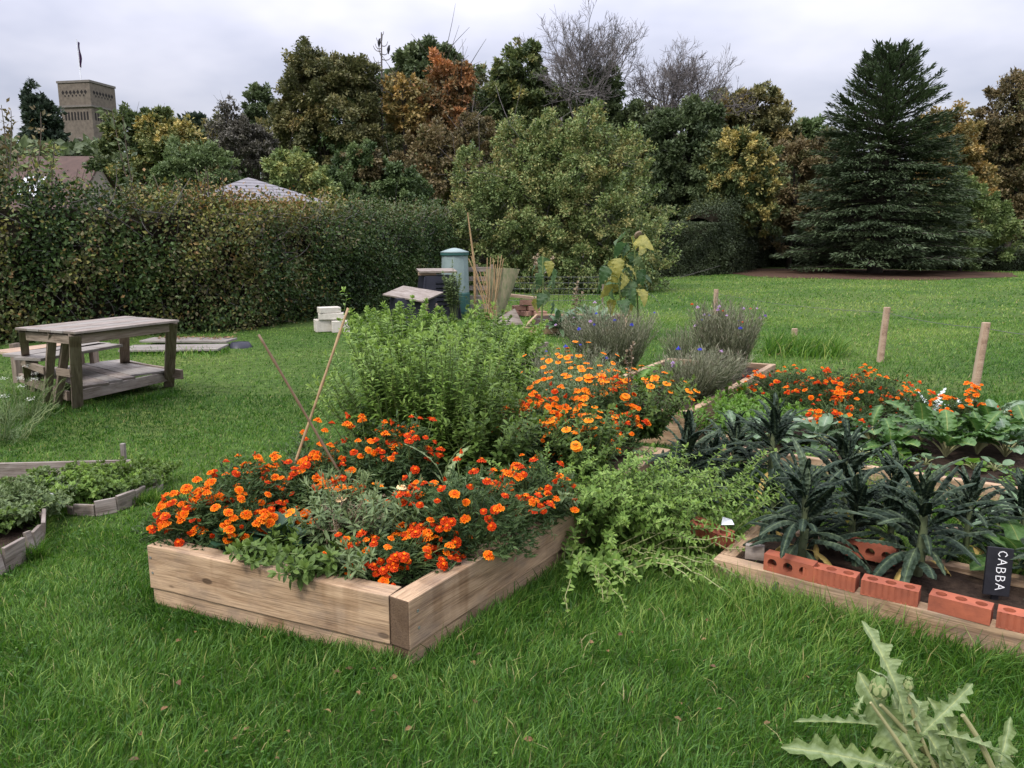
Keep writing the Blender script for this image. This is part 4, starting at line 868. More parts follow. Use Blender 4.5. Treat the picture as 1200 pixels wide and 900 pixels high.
rail('apron', L4[2] + ad * .05 - dz * .05, L5[2] - ad * .05 - dz * .05, .03, .085); rail('apron', L1[2] + ad * .05 - dz * .05, L6[2] - ad * .05 - dz * .05, .03, .085)
rail('apron', L1[2] + ab * .05 - dz * .052, L4[2] - ab * .05 - dz * .052, .03, .08); rail('apron', L6[2] + ab * .05 - dz * .052, L5[2] - ab * .05 - dz * .052, .03, .08)
rail('side_rail', lerp3(L1[1], L1[2], .5) - ad * .045, lerp3(L2[1], L2[2], .5) - ad * .045, .03, .07); rail('side_rail', lerp3(L3[1], L3[2], .5) - ad * .05, lerp3(L4[1], L4[2], .5) - ad * .05, .03, .07)
rail('side_rail', lerp3(L6[1], L6[2], .22), lerp3(L5[1], L5[2], .22) + ab * .18, .035, .10)
# lower shelf
z1 = .13; S4, S5, S6, S1 = [np.array([*q[1][:2], z1]) for q in (L4, L5, L6, L1)]
rail('shelf_beam', S4 + ad * .0 + ab * .06, S5 + ad * .08 + ab * .06, .035, .10, 'oldwood'); rail('shelf_beam', S1 - dz * .0, S6, .035, .09)
rail('shelf_beam', S1 - ad * .08, S4 - ad * .08, .035, .09)
for k, (f0, f1) in enumerate(((.05, .27), (.28, .42), (.43, .56), (.57, .97))):
    f = (f0 + f1) / 2; a = S4 + (S5 - S4) * f + dz * (.06 + .006 * (k == 3)) + ab * .06; b = S1 + (S6 - S1) * f + dz * (.06 + .006 * (k == 3)); w = np.linalg.norm(S5 - S4) * (f1 - f0) - .01
    beam('shelf_board', a, b, w, .022, M['greywood'] if k % 2 else M['oldwood'], tt_, bev=.003)
# bench behind it
bn = thing('wooden_bench', 'low weathered bench standing behind the worktable', 'bench', G(70, 440))
zb = .46; E_ = [G(*q, zb) for q in ((-6, 412), (40, 423), (136, 405), (100, 400))]
for k in range(3):
    f = (k + .5) / 3; a = lerp3(E_[0], E_[1], f); b = lerp3(E_[3], E_[2], f); beam('seat_board', a, b, np.linalg.norm(E_[1] - E_[0]) / 3 - .008, .03, M['post'] if k == 0 else M['greywood'], bn)
for (px, py) in ((96, 448), (113, 446), (42, 458), (22, 448)):
    ft = G(px, py); tp_ = ft + [0, 0, zb - .02]; beam('leg', ft, tp_, .12, .05, M['oldwood_dark'], bn)
# flat boards on the grass
for i, (pa, pb, w, lab, th__) in enumerate((((148, 412), (262, 411), .55, 'pale flat board lying on the grass, nearer of the two', .03), ((172, 404), (272, 405), .40, 'pale flat board strewn with leaves, lying close to the hedge', .06))):
    a, b = G(*pa), G(*pb); o = beam('flat_board', a + dz * (.045 + .03 * i), b + dz * (.05 + .03 * i), w, .03, M['greywood']); tagp(o, lab, 'board', 'boards lying on the grass')
M['deadleaf'] = pal('dead_leaf', [(.07, .035, .018), (.14, .075, .03), (.20, .13, .05)], trans=0)
def litter(name, lab, a, b, w, n, z, group=None, s=.05):
    r = np.random.default_rng(n); f = r.random(n); g = r.normal(size=n) * w; a, b = np.array(a), np.array(b); u = unit(b - a); nn = np.array([-u[1], u[0], 0]); P = a + (b - a) * f[:, None] + nn * g[:, None]; P[:, 2] = z
    m = MB(); scatter(m, T_fold(.6, .12), P, np.c_[r.normal(size=(n, 2)), np.zeros(n)], r.normal(size=(n, 3)) * .3 + [0, 0, 1], s * r.uniform(.5, 1.2, n), r.random(n)); o = m.build(name, M['deadleaf']); tagp(o, lab, 'leaves', kind='stuff'); return o
litter('fallen_leaves', 'scatter of brown dead leaves on the flat boards', G(185, 403), G(272, 405), .12, 150, .115)
litter('fallen_leaves', 'small dry leaves and bits caught in the front lawn', G(150, 830), G(1050, 830), .5, 70, .04, s=.028)
litter('fallen_leaves', 'few dry leaves dropped on the lawn behind the beds', G(540, 455), G(1190, 360), 1.2, 160, .045, s=.04)
dl = MB(); q = G(282, 407); an = np.linspace(0, 2 * pi, 20, endpoint=False)
V = [q + [0, 0, .09]] + [q + [.13 * cos(a), .13 * sin(a), .075] for a in an] + [q + [.17 * cos(a), .17 * sin(a), 0] for a in an]
dl.add(V, [np.array([[0, 1 + i, 1 + (i + 1) % 20] for i in range(20)]), np.array([[1 + i, 21 + i, 21 + (i + 1) % 20, 1 + (i + 1) % 20] for i in range(20)])]); o = dl.build('plastic_lid', M['black'], None, True, origin=q); tagp(o, 'small black domed lid on the grass right of the flat boards', 'lid')

# ------------------------------------------------------------------ pale blocks
q = G(387, 389)
for i, (dx, dy, z, L, H, az, lab) in enumerate(((-.12, .05, .11, .30, .21, .4, 'pale concrete block low on the left of the stack'), (.18, .0, .10, .30, .20, .3, 'pale concrete block low on the right of the stack'), (.02, .05, .27, .44, .11, .25, 'long pale concrete block, middle of the stack'), (-.02, .06, .375, .36, .10, .45, 'pale concrete block topping the stack'))):
    o = plank('concrete_block', L, .24, H - .004, q + [dx, dy, z], M['block'], None, az=az, bev=.008); tagp(o, lab, 'concrete block', 'stacked pale blocks')

# ------------------------------------------------------------------ compost corner
def taper(p, w0, d0, w1, d1, h, mb, az=0, n=1):
    V = np.array([[sx * w / 2, sy * d / 2, z] for (w, d, z) in ((w0, d0, 0), (w1, d1, h)) for (sx, sy) in ((-1, -1), (1, -1), (1, 1), (-1, 1))]) @ rot(0, 0, az).T + p
    mb.add(V, np.array([[3, 2, 1, 0], [4, 5, 6, 7], [0, 1, 5, 4], [1, 2, 6, 5], [2, 3, 7, 6], [3, 0, 4, 7]]))
q = G(484, 379); cb1 = thing('compost_bin', 'low black compost box under a sloping board', 'compost bin', q); m = MB(); taper(q, .80, .7, .72, .6, .50, m, rad(20)); m.build('box', M['black'], cb1)
m = MB(); taper(q + [-.07, -.36, .03], .22, .02, .22, .02, .10, m, rad(6)); m.build('hatch', M['terracotta'], cb1)
ld = plank('chipboard_sheet', .92, .66, .03, q + [.02, -.05, .56], M['oldwood'], None, az=rad(-28), ax=rad(11), ay=rad(6)); tagp(ld, 'weathered chipboard sheet laid aslant over the low compost box', 'board', 'board lids on the compost bins')
q = G(511, 375); q[1] += .3; cb2 = thing('compost_bin', 'upright black louvred compost bin beside the green one', 'compost bin', q); m = MB(); taper(q, .78, .78, .60, .60, .86, m, rad(18)); m.build('body', M['black'], cb2)
Rz = rot(0, 0, rad(18))
for k in range(6):
    m = MB(); V, F = boxVF(.26, .03, .028, (.04, -.385 + .09 * (k * .09 + .26) / .86 * 1.0, .28 + k * .085)); V[:, 1] -= (V[:, 2] - V[:, 2].mean()) * .5; m.add(V @ Rz.T + q, F); m.build('louvre', M['black'], cb2)
for sx in (-1, 1):
    m = MB(); m.add(*tube(np.array([[sx * .385, -.385, .02], [sx * .30, -.30, .84]]) @ Rz.T + q, .022, 6)); m.build('corner_rib', M['black'], cb2)
bl = plank('covering_board', .74, .60, .04, q + [.0, -.03, .95], M['oldwood'], None, az=rad(12), ax=rad(3)); tagp(bl, 'grey plank lid lying on the upright louvred compost bin', 'board', 'board lids on the compost bins')
bl2 = plank('batten', .35, .06, .06, q + [-.16, -.28, .90], M['post'], None, az=rad(12)); tagp(bl2, 'short pale batten wedged under the grey plank lid', 'batten')
q = G(533, 368); q[1] += .2; q[0] += .0; wb = thing('compost_bin', 'tall pale green ribbed compost tower with a domed lid', 'compost bin', q)
def lathe(prof, n=28, flute=0): 
    V = []; a = np.arange(n) / n * 2 * pi
    for i, (r, z) in enumerate(prof): rr_ = r * (1 + flute * (np.arange(n) % 4 == 0)); V.append(np.c_[rr_ * np.cos(a), rr_ * np.sin(a), np.full(n, z)])
    V = np.concatenate(V); k = np.arange(n); k2 = (k + 1) % n; return V, np.concatenate([np.stack([k + i * n, k2 + i * n, k2 + (i + 1) * n, k + (i + 1) * n], -1) for i in range(len(prof) - 1)])
m = MB(); V, F = lathe([(.29, .42), (.275, 1.0), (.265, 1.28)], 32, .03); m.add(V + q, F); m.build('barrel', M['teal'], wb)
m = MB(); V, F = lathe([(.31, 0), (.32, .05), (.305, .42), (.29, .45), (.2, .45)], 32, .02); m.add(V + q, F); m.build('base', M['teal_dark'], wb)
m = MB(); V, F = lathe([(.265, 1.28), (.30, 1.28), (.30, 1.30), (.15, 1.35), (.05, 1.375), (.001, 1.378)], 32); m.add(V + q, F); m.build('lid', M['teal'], wb, True)
m = MB(); V, F = lathe([(.276, 1.22), (.302, 1.23), (.302, 1.275), (.276, 1.285)], 32); m.add(V + q, F); m.build('rim', M['teal_dark'], wb)
# pallet
q = G(556, 366); pt_ = thing('pallet', 'weathered wooden pallet standing on edge beside the green compost tower', 'pallet', q)
for k in range(5): beam('slat', q + [-.30, 0, .12 + k * .2], q + [.42, .05, .12 + k * .2], .02, .10, M['oldwood'], pt_)
for xx in (-.26, .06, .38): beam('bearer', q + [xx, .07, .03], q + [xx, .07, 1.02], .07, .05, M['oldwood_dark'], pt_)
st_ = MB(); a = G(557, 372); b = R(548, 249, a[1]); st_.add(*tube([a, (a + b) / 2 + [.06, 0, 0], b], [.028, .024, .012], 7)); o = st_.build('long_stick', M['cane'], origin=a); tagp(o, 'tall thin bare stick leaning against the pallet', 'stick')
# sack of canes
a = G(581, 374); b = R(583, 316, a[1]); sk = thing('planter_sack', 'leaning half-round bark panel holding canes beside the pallet', 'panel', a); m = MB(); n = 12; V = []
for i in range(9):
    f = i / 8; w = .09 + .25 * f ** .8; c = a + (b - a) * f + [.10 * f, 0, 0]
    for j in range(n + 1): g = j / n * 2 - 1; V.append(c + [w * g, .10 * g * g, .03 * (1 - g * g) * (f > .9)])
m.add(V, np.array([[i * (n + 1) + j, i * (n + 1) + j + 1, (i + 1) * (n + 1) + j + 1, (i + 1) * (n + 1) + j] for i in range(8) for j in range(n)]))
M['panel'] = plain('mossy_panel', (.28, .23, .15), (.12, .15, .07), rough=.9, scale=5, bump=.4, stretch=(4, 4, 1.5)); o = m.build('panel', M['panel'], sk); o.modifiers.new('thick', 'SOLIDIFY').thickness = .02
rk = np.random.default_rng(5); gcan = 'loose canes in the compost corner'
for k in range(16):
    f = a + [rk.uniform(-.26, .02), rk.uniform(-.14, -.08), 0]; px = (567, 571, 575, 578, 581, 584, 588, 560, 566, 549, 552, 555, 562, 590, 572, 558)[k]; py = (318, 302, 301, 303, 310, 300, 299, 322, 325, 303, 300, 306, 318, 303, 330, 333)[k]
    tpp = R(px, py, f[1] + .1); m = MB(); m.add(*tube(sag(f, tpp, rk.normal() * .02, 5), .009, 6)); o = m.build('cane', M['cane'], origin=f); tagp(o, 'straw-coloured bamboo cane in the loose bundle beside the pallet', 'cane', gcan)
# wire mesh fence
fa, fb = G(592, 357), G(706, 357); mf = thing('wire_fence', 'square-mesh wire fence behind the brick rubble', 'fence', fa); m = MB(); h = .62
for k in range(5): m.add(*tube([fa + dz * (.1 + k * .14), fb + dz * (.1 + k * .14)], .0045, 4))
nW = 20
for k in range(nW + 1): p = lerp3(fa, fb, k / nW); m.add(*tube([p, p + dz * .68], .004, 4))
m.build('mesh', M['metal'], mf)
for f in (0.02, 1): p = lerp3(fa, fb, f); beam('post', p, p + dz * .72, .04, .04, M['oldwood_dark'], mf)
# rubble
q = G(612, 372); rs = np.random.default_rng(8); M['brickold'] = plain('old_brick', (.22, .11, .075), (.30, .18, .13), rough=.9, scale=7, bump=.5)
lb_ = ['broken brick lowest on the left of the rubble heap', 'broken brick low in the middle of the rubble heap', 'broken brick low on the right of the rubble heap', 'broken brick halfway up the left of the heap', 'broken brick halfway up the right of the heap', 'reddish broken brick on top of the rubble heap']
for i, (dx, z) in enumerate(((-.2, .06), (.08, .06), (.36, .06), (-.06, .17), (.22, .17), (.08, .28))):
    o = plank('old_brick', .26, .2, .10, q + [dx, .25 + rs.normal() * .03, z], M['brickold'], None, az=rs.normal() * .3, ay=rs.normal() * .04, bev=.01, wob=.004); tagp(o, lb_[i], 'brick', 'old bricks in the rubble heap')
o = beam('plank', q + [-.3, .2, .44], q + [.35, .25, .36], .14, .06, M['post']); tagp(o, 'pinkish plank lying across the top of the rubble heap', 'plank')
q = G(597, 381); m = MB(); V = np.array([[-.32, 0, 0], [.26, 0, 0], [.10, .12, .30], [-.05, .1, .22], [-.30, .03, .06]]); m.add(V + q, np.array([[0, 1, 2, 3, 4]])); o = m.build('stone_slab', M['block'] if 0 else M['oldwood'], origin=q); o.modifiers.new('thick', 'SOLIDIFY').thickness = .04; tagp(o, 'pinkish-grey pointed board propped in front of the rubble', 'board')

# ------------------------------------------------------------------ left little planter of boards
pg = thing('board_planter', 'ring of short grey boards enclosing low strawberry plants', 'planter', G(90, 585))
a, b = G(-70, 562), G(156, 556); beam('back_board', a + dz * .05, b + dz * .05, .022, .11, M['oldwood'], pg)
pk = G(147, 556); beam('peg', pk, pk + dz * .22, .03, .03, M['greywood'], pg)
ring_ = [(190, 573, .11), (182, 580, .06), (170, 585, .09), (158, 592, .10), (137, 600, .09), (112, 605, .07), (88, 604, .05), (64, 598, .05)]
for (x0, y0, h0), (x1, y1, h1) in zip(ring_[:-1], ring_[1:]): beam('edging_board', G(x0, y0) + dz * h0 / 2, G(x1, y1) + dz * h0 / 2, .02, h0, M['oldwood'], pg, bev=.003, roll=rad(rng.normal() * 6))
pg2 = thing('board_planter', 'nearest ring of short upright grey boards at the left edge', 'planter', G(20, 640))
for (x0, y0), (x1, y1), h0 in (((38, 590), (48, 602), .12), ((48, 606), (52, 622), .10), ((53, 622), (52, 640), .13), ((51, 642), (42, 652), .13), ((41, 652), (34, 655), .14), ((30, 658), (6, 672), .13), ((4, 672), (-34, 690), .13)):
    beam('edging_board', G(x0, y0) + dz * h0 / 2, G(x1, y1) + dz * h0 / 2, .02, h0, M['oldwood'], pg2, bev=.003, roll=rad(rng.normal() * 7))
for pp, lab in ((((0, 562), (150, 562), (178, 575), (160, 586), (100, 598), (55, 594)), 'soil'), (((-60, 612), (30, 600), (48, 620), (46, 640), (20, 655), (-60, 672)), 'soil')):
    m = MB(); m.add([G(*p, 0) + dz * .02 for p in pp], np.array([list(range(len(pp)))])); m.build('soil', M['soil'], pg if pp[0][1] == 562 else pg2)
q = G(65, 590, .06); lbp = thing('plant_label', 'white plastic label with dark slanting strokes in the board planter', 'plant label', q); pl_ = plank('card', .07, .004, .085, q + dz * .03, M['white'], lbp, az=rad(-12), bev=.001, ax=rad(-12)); m = MB()
for k in range(4): V, F = boxVF(.006, .001, .05, (0, 0, 0)); m.add(V @ rot(0, rad(-28), 0).T + [-.022 + k * .015, -.0035, -.005], F)
o = m.build('pen_marks', M['slate']); o.parent = pl_
# ------------------------------------------------------------------ planting
M['apple'] = pal('apple_green_leaf', [(.045, .085, .014), (.10, .18, .030), (.17, .265, .055), (.25, .35, .09)], trans=.3)
M['midleaf'] = pal('mid_green_leaf', [(.035, .068, .012), (.07, .12, .022), (.12, .18, .04)], trans=.22)
M['sage'] = pal('grey_green_leaf', [(.055, .088, .030), (.10, .145, .055), (.17, .22, .095)], trans=.2)
M['darkleaf'] = pal('dark_green_leaf', [(.012, .035, .018), (.025, .06, .03), (.045, .09, .04)], trans=.08, rough=.4)
M['feather'] = pal('marigold_foliage', [(.024, .048, .014), (.052, .09, .026), (.085, .132, .042)], trans=.15)
M['dry'] = pal('dried_plant', [(.09, .065, .045), (.19, .14, .09), (.30, .24, .16)], trans=.1)
M['stem'] = pal('green_stem', [(.07, .11, .03), (.14, .18, .06), (.22, .22, .10)], trans=0)
M['kalestem'] = plain('kale_stalk', (.05, .075, .03), (.12, .14, .07), rough=.8, scale=30, bump=.4)
M['palestem'] = pal('straw_stem', [(.20, .22, .09), (.32, .30, .15)], trans=0)
M['kale'] = leafmat('kale_leaf', [(0, (.011, .022, .013)), (.5, (.023, .040, .025)), (.86, (.048, .070, .042)), (.95, (.07, .10, .05)), (1, (.14, .18, .10))], rough=.68, trans=.06, spec=.18, bump=1.6, bscale=60, mott=18)
M['chard'] = leafmat('chard_leaf', [(0, (.025, .06, .014)), (.5, (.05, .11, .025)), (.85, (.09, .17, .05)), (.95, (.10, .18, .05)), (1, (.26, .28, .09))], rough=.45, trans=.2, bump=.5, bscale=45, mott=12)
M['brassica'] = leafmat('brassica_leaf', [(0, (.06, .115, .05)), (.5, (.11, .18, .09)), (.94, (.15, .21, .14)), (1, (.28, .33, .22))], rough=.5, trans=.15, mott=12)
M['lettuce'] = pal('lettuce_leaf', [(.05, .11, .015), (.09, .18, .025), (.14, .25, .045)], trans=.3)
M['cornf'] = pal('cornflower_foliage', [(.05, .065, .03), (.11, .125, .065), (.19, .195, .12), (.17, .13, .10)], trans=.1)
M['petal'] = leafmat('marigold_petal', [(0, (.10, .006, .002)), (.30, (.36, .018, .003)), (.55, (.66, .075, .003)), (.82, (.78, .17, .005)), (1, (.82, .32, .012))], rough=.6, trans=.15, spec=.15)
M['calend'] = leafmat('calendula_petal', [(0, (.35, .06, .004)), (.5, (.85, .20, .006)), (1, (.9, .33, .02))], rough=.6, trans=.15, spec=.15)
M['blue'] = leafmat('cornflower_petal', [(0, (.03, .04, .35)), (.5, (.08, .09, .55)), (.75, (.25, .2, .55)), (1, (.6, .38, .5))], rough=.7, trans=.15)
M['cream'] = leafmat('cream_petal', [(0, (.7, .3, .08)), (1, (.8, .62, .35))], rough=.7, trans=.15)
M['artichoke'] = leafmat('artichoke_leaf', [(0, (.08, .12, .04)), (.5, (.15, .205, .075)), (.85, (.23, .29, .15)), (.93, (.26, .32, .15)), (1, (.38, .42, .19))], rough=.6, trans=.25, bump=.5, bscale=45, mott=10)
M['bud'] = pal('artichoke_bud', [(.10, .16, .05), (.20, .26, .10), (.30, .30, .14)], trans=.05)
M['sunleaf'] = leafmat('sunflower_leaf', [(0, (.035, .07, .025)), (.4, (.06, .11, .045)), (.6, (.11, .15, .07)), (.85, (.24, .23, .06)), (.93, (.22, .22, .08)), (1, (.20, .24, .10))], rough=.5, trans=.3, mott=9)

def ellprof(w, p=.45): return lambda t: w * (max(0, t) ** p) * (max(0, 1 - t) ** .55) * 1.6
WLANCE = T_strip(3, ellprof(.17), .25, .04); OVAL = T_strip(4, ellprof(.24), .22, .05); LANCE = T_strip(4, ellprof(.12), .25, .03); NARROW = T_kite(.16); THREAD = T_kite(.07)
ROUND = T_strip(5, lambda t: .42 * math.sqrt(max(0, 1 - (2 * t - 1) ** 2)), .2, .04, .02)
MIDR = T_fold(.6, .1)

def flower_mb(r=.024, seed=0, rings=3, center=.9, edge=.35, frill=.35, h=.012, lo=.0, mid=.7):
    """ruffled double flower, face up"""
    q = np.random.default_rng(seed); m = MB()
    for k in range(rings):
        R_ = r * (1 - k * .26); n = 11 - k * 2; z0 = h * k * .5
        for i in range(n):
            a = (i + .5 * k) / n * 2 * pi + q.normal() * .08; w = R_ * .36; L = R_ * q.uniform(.9, 1.08); u = np.array([cos(a), sin(a), 0]); v = np.array([-sin(a), cos(a), 0]); zt_ = z0 + q.uniform(-.25, .25) * h * (1 + .5 * k)
            P = [u * L * .12 + [0, 0, z0], u * L * .62 - v * w + [0, 0, z0 + h * .35], u * L * .66 + [0, 0, z0 + h * .1], u * L * .62 + v * w + [0, 0, z0 + h * .35], u * L - v * w * .75 + [0, 0, zt_ - h * .15], u * L * 1.02 + [0, 0, zt_ + h * .3], u * L + v * w * .75 + [0, 0, zt_ - h * .2]]
            t0 = lo + (center - lo) * k / max(1, rings - 1)
            m.add(P, [np.array([[0, 1, 2], [0, 2, 3]]), np.array([[1, 4, 5, 2], [2, 5, 6, 3]])], [t0, mid * .75 + .1 * q.random(), t0 * .5 + mid * .3, mid * .75 + .1 * q.random(), edge + .2 * q.random(), mid + .12 * q.random(), edge + .2 * q.random()])
    n = 8; a = np.arange(n) / n * 2 * pi; m.add(np.vstack([[[0, 0, h * 1.7]], np.c_[r * .3 * np.cos(a), r * .3 * np.sin(a), np.full(n, h * .9)]]), np.array([[0, 1 + i, 1 + (i + 1) % n] for i in range(n)]), center)
    # green cup under it
    return m
def proto(name, mb, mat):
    o = mb.build(name, mat); me = o.data; bpy.data.objects.remove(o); return me
FM = {'orange': [proto('flower', flower_mb(.024, s, 3, .45, .86, lo=.0, mid=.92), M['petal']) for s in range(4)],
      'red': [proto('flower', flower_mb(.023, 10 + s, 3, .95, .14, lo=.1, mid=.50), M['petal']) for s in range(4)],
      'deep': [proto('flower', flower_mb(.020, 20 + s, 3, .75, .22, lo=.0, mid=.5), M['petal']) for s in range(3)],
      'cal': [proto('flower', flower_mb(.026, 30 + s, 2, .2, .8, h=.006, lo=.5, mid=.7), M['calend']) for s in range(3)],
      'bud': [proto('bud', flower_mb(.010, 40 + s, 3, .5, .3, h=.016, lo=.0, mid=.5), M['petal']) for s in range(2)],
      'blue': [proto('flower', flower_mb(.019, 50 + s, 2, .2, .3, h=.014, lo=.1, mid=.3), M['blue']) for s in range(2)],
      'pink': [proto('flower', flower_mb(.018, 60 + s, 2, .9, 1., h=.014, lo=.8, mid=1.), M['blue']) for s in range(2)],
      'cream': [proto('flower', flower_mb(.024, 70 + s, 2, .3, 1., h=.008, lo=.2, mid=.9), M['cream']) for s in range(2)]}
def put_flower(parent, kind, p, nrm, sc_=1.0, r=rng):
    me = FM[kind][r.integers(len(FM[kind]))]; sc_ = sc_ * (.82 if kind in ('orange', 'red') else 1); o = bpy.data.objects.new('flower', me); COL.objects.link(o); o.parent = parent; o.location = p - wloc(parent)
    z = unit(nrm); x = unit(np.cross([0, 1, .1], z)); y = np.cross(z, x); a = r.uniform(0, 6.28)
    import mathutils
    mt = mathutils.Matrix(np.stack([x * cos(a) + y * sin(a), -x * sin(a) + y * cos(a), z], 1).tolist()); o.rotation_euler = mt.to_euler(); s = sc_ * r.uniform(.68, 1.25); o.scale = (s, s, s * r.uniform(.8, 1.15)); return o

def dome_pts(n, c, rx, ry, h, r, lo=.05, az=0, jit=.12):
    """points on a lumpy dome over base centre c"""
    u = r.uniform(lo, 1, n); a = r.uniform(0, 2 * pi, n); s = np.sqrt(1 - u * u * .96); d = np.c_[np.cos(a) * s, np.sin(a) * s, u]
    k = 1 + .16 * sn(d + c, 2.2, 3) + r.normal(size=n) * jit * .5
    q = d * k[:, None]; X = q[:, 0] * rx; Y = q[:, 1] * ry; ca, sa = cos(az), sin(az)
    return np.c_[X * ca - Y * sa, X * sa + Y * ca, q[:, 2] * h] + c, unit(np.c_[d[:, 0] / rx, d[:, 1] / ry, d[:, 2] / h])
GM = 'marigold plants in the beds'
def marigold(label, c, rx, ry, h, nf, kinds=('orange',), seed=0, az=0, dens=1.0, lo=.15, fs=1.0, nb=6, dark=0.):
    nf = min(94, int(nf * 1.5))
    r = np.random.default_rng(seed); c = np.array(c, float); t = thing('marigold', label, 'marigold', c, GM)
    P, Nn = dome_pts(nf, c, rx, ry, h, r, lo, az); st = MB(); lf = MB()
    # gather flowers into loose clusters
    k = max(4, nf // 7); pc, pn = dome_pts(k, c, rx, ry, h, r, lo, az)
    for i in range(nf):
        j = r.integers(k)
        if r.random() < .72: P[i] = pc[j] + r.normal(size=3) * [.034, .034, .016] * 1.1; Nn[i] = unit(pn[j] + r.normal(size=3) * .3)
    for i in range(nf):
        p = P[i] + Nn[i] * .012; b = c + (p - c) * [.25, .25, 0]; put_flower(t, kinds[r.integers(len(kinds))], p, unit(Nn[i] * .55 + [0, -.1, .8] + r.normal(size=3) * .2), fs, r)
        st.add(*tube(bez(b, (b + p) / 2 + [0, 0, .05], p - [0, 0, .004], 5), np.linspace(.0028, .0018, 5), 4, cap=False), .2)
    for i in range(nb): 
        q, n_ = dome_pts(1, c, rx, ry, h, r, .3, az); o = put_flower(t, 'bud', q[0] + n_[0] * .01, n_[0] + [0, 0, .5], 1, r); o.name = 'bud'
    area = (rx + ry) * h * 3 + rx * ry * 2; n = int(area * 10500 * dens)
    sp, sn_ = dome_pts(n // 9, c, rx * .95, ry * .95, h * .95, r, .02, az); dep = r.uniform(.6, 1.02, len(sp)); sp = c + (sp - c) * dep[:, None]
    idx = r.integers(0, len(sp), n); base = sp[idx]; D0 = unit(sn_[idx] * .5 + [0, 0, .35] + unit(r.normal(size=(len(sp), 3)))[idx] * .8); side = unit(np.cross(D0, [0, 0, 1.])) ; f = r.uniform(-.5, .5, n); sg_ = np.sign(r.normal(size=n))
    pos = base + D0 * (f * .05)[:, None]; D = unit(D0 * .8 + side * sg_[:, None] * .9 + r.normal(size=(n, 3)) * .2)
    scatter(lf, T_kite(.24), pos, D, sn_[idx] + r.normal(size=(n, 3)) * .4, r.uniform(.020, .042, n), np.clip(.45 - dark + .2 * sn(pos, 9, 2) + r.normal(size=n) * .2, 0, 1))
    for i in range(14):
        q, _ = dome_pts(1, c, rx * .9, ry * .9, h * .9, r, .1, az); st.add(*tube(bez(c + [0, 0, .0], (c + q[0]) / 2 + [0, 0, .04], q[0], 5), np.linspace(.004, .002, 5), 4, cap=False), .1)
    lf.build('foliage', M['feather'], t); st.build('stems', M['stem'], t); return t

def stemplant(name, label, cat, c, ns, H, spread, leafs, lmat, smat, tpl, ls, seed, lean=(0, 0), whorl=2, step=.035, l0=.2, bend=.3, base=.08, up=.35, group='leafy plants in the beds', srad=.004, droop=0., flowers=None, basexy=None, tipsz=.55, tip=True, tb=.45):
    """many stems carrying leaves in pairs up their length"""
    r = np.random.default_rng(seed); c = np.array(c, float); t = thing(name, label, cat, c, group); st = MB(); lf = MB(); tips = []
    bx, by = basexy or (base, base)
    for i in range(ns):
        a = r.uniform(0, 2 * pi); k = math.sqrt(r.random()); b = c + [bx * k * cos(a), by * k * sin(a), 0]
        sx, sy = spread if isinstance(spread, tuple) else (spread, spread); h = H * r.uniform(.62, 1.05) * (1 - .2 * k)
        e = b + [sx * k * cos(a) + lean[0] * r.uniform(.5, 1.2) + r.normal() * .03, sy * k * sin(a) + lean[1] * r.uniform(.5, 1.2) + r.normal() * .03, h]; m_ = b + (e - b) * .5 + np.array([0, 0, h * bend])
        e = e - [0, 0, droop * r.random()]; e[2] = max(e[2], .03)
        nn = 9; Q = bez(b, m_, e, nn); Q[1:-1] += r.normal(size=(nn - 2, 3)) * .008; L = np.linalg.norm(np.diff(Q, axis=0), axis=1).sum(); st.add(*tube(Q, np.linspace(srad, srad * .5, nn), 4, cap=False), r.random() * .6); tips.append((Q[-1], unit(Q[-1] - Q[-3])))
        T = np.arange(l0 * L, L, step); 
        if not len(T): continue
        s = np.repeat(T / L, whorl); P = np.stack([np.interp(s, np.linspace(0, 1, nn), Q[:, q_]) for q_ in range(3)], 1); m = len(P); ph = np.repeat(np.arange(len(T)) * 1.6 + r.uniform(0, 6), whorl) + np.tile(np.arange(whorl) * 2 * pi / whorl, len(T)) + r.normal(size=m) * .3
        ax = unit(Q[-1] - Q[0]); x = unit(np.cross(ax, [.3, .2, 1.0] if abs(ax[2]) < .9 else [1., 0, 0])); y = np.cross(ax, x)
        D = unit(np.cos(ph)[:, None] * x + np.sin(ph)[:, None] * y + ax * up + [0, 0, .15] + r.normal(size=(m, 3)) * .2); sz = ls * r.uniform(.65, 1.25, m) * (1.1 - tipsz * s)
        scatter(lf, tpl, P, D, ax * .6 + [0, 0, .9] + r.normal(size=(m, 3)) * .25, sz, np.clip(tb - .15 + .35 * s + r.normal(size=m) * .17, 0, .99))
        if tip:
            k2 = 5; D = unit(ax + r.normal(size=(k2, 3)) * .45); scatter(lf, tpl, np.repeat(Q[-1:], k2, 0), D, r.normal(size=(k2, 3)), ls * .55, .85)
    lf.build('leaves', M[lmat], t); st.build('stems', M[smat], t)
    if flowers:
        for (kind, n, fsc) in flowers:
            for i in r.choice(len(tips), min(n, len(tips)), replace=False):
                p, d = tips[i]; put_flower(t, kind, p + d * .012, unit(d + [0, -.2, .6]), fsc, r)
    return t
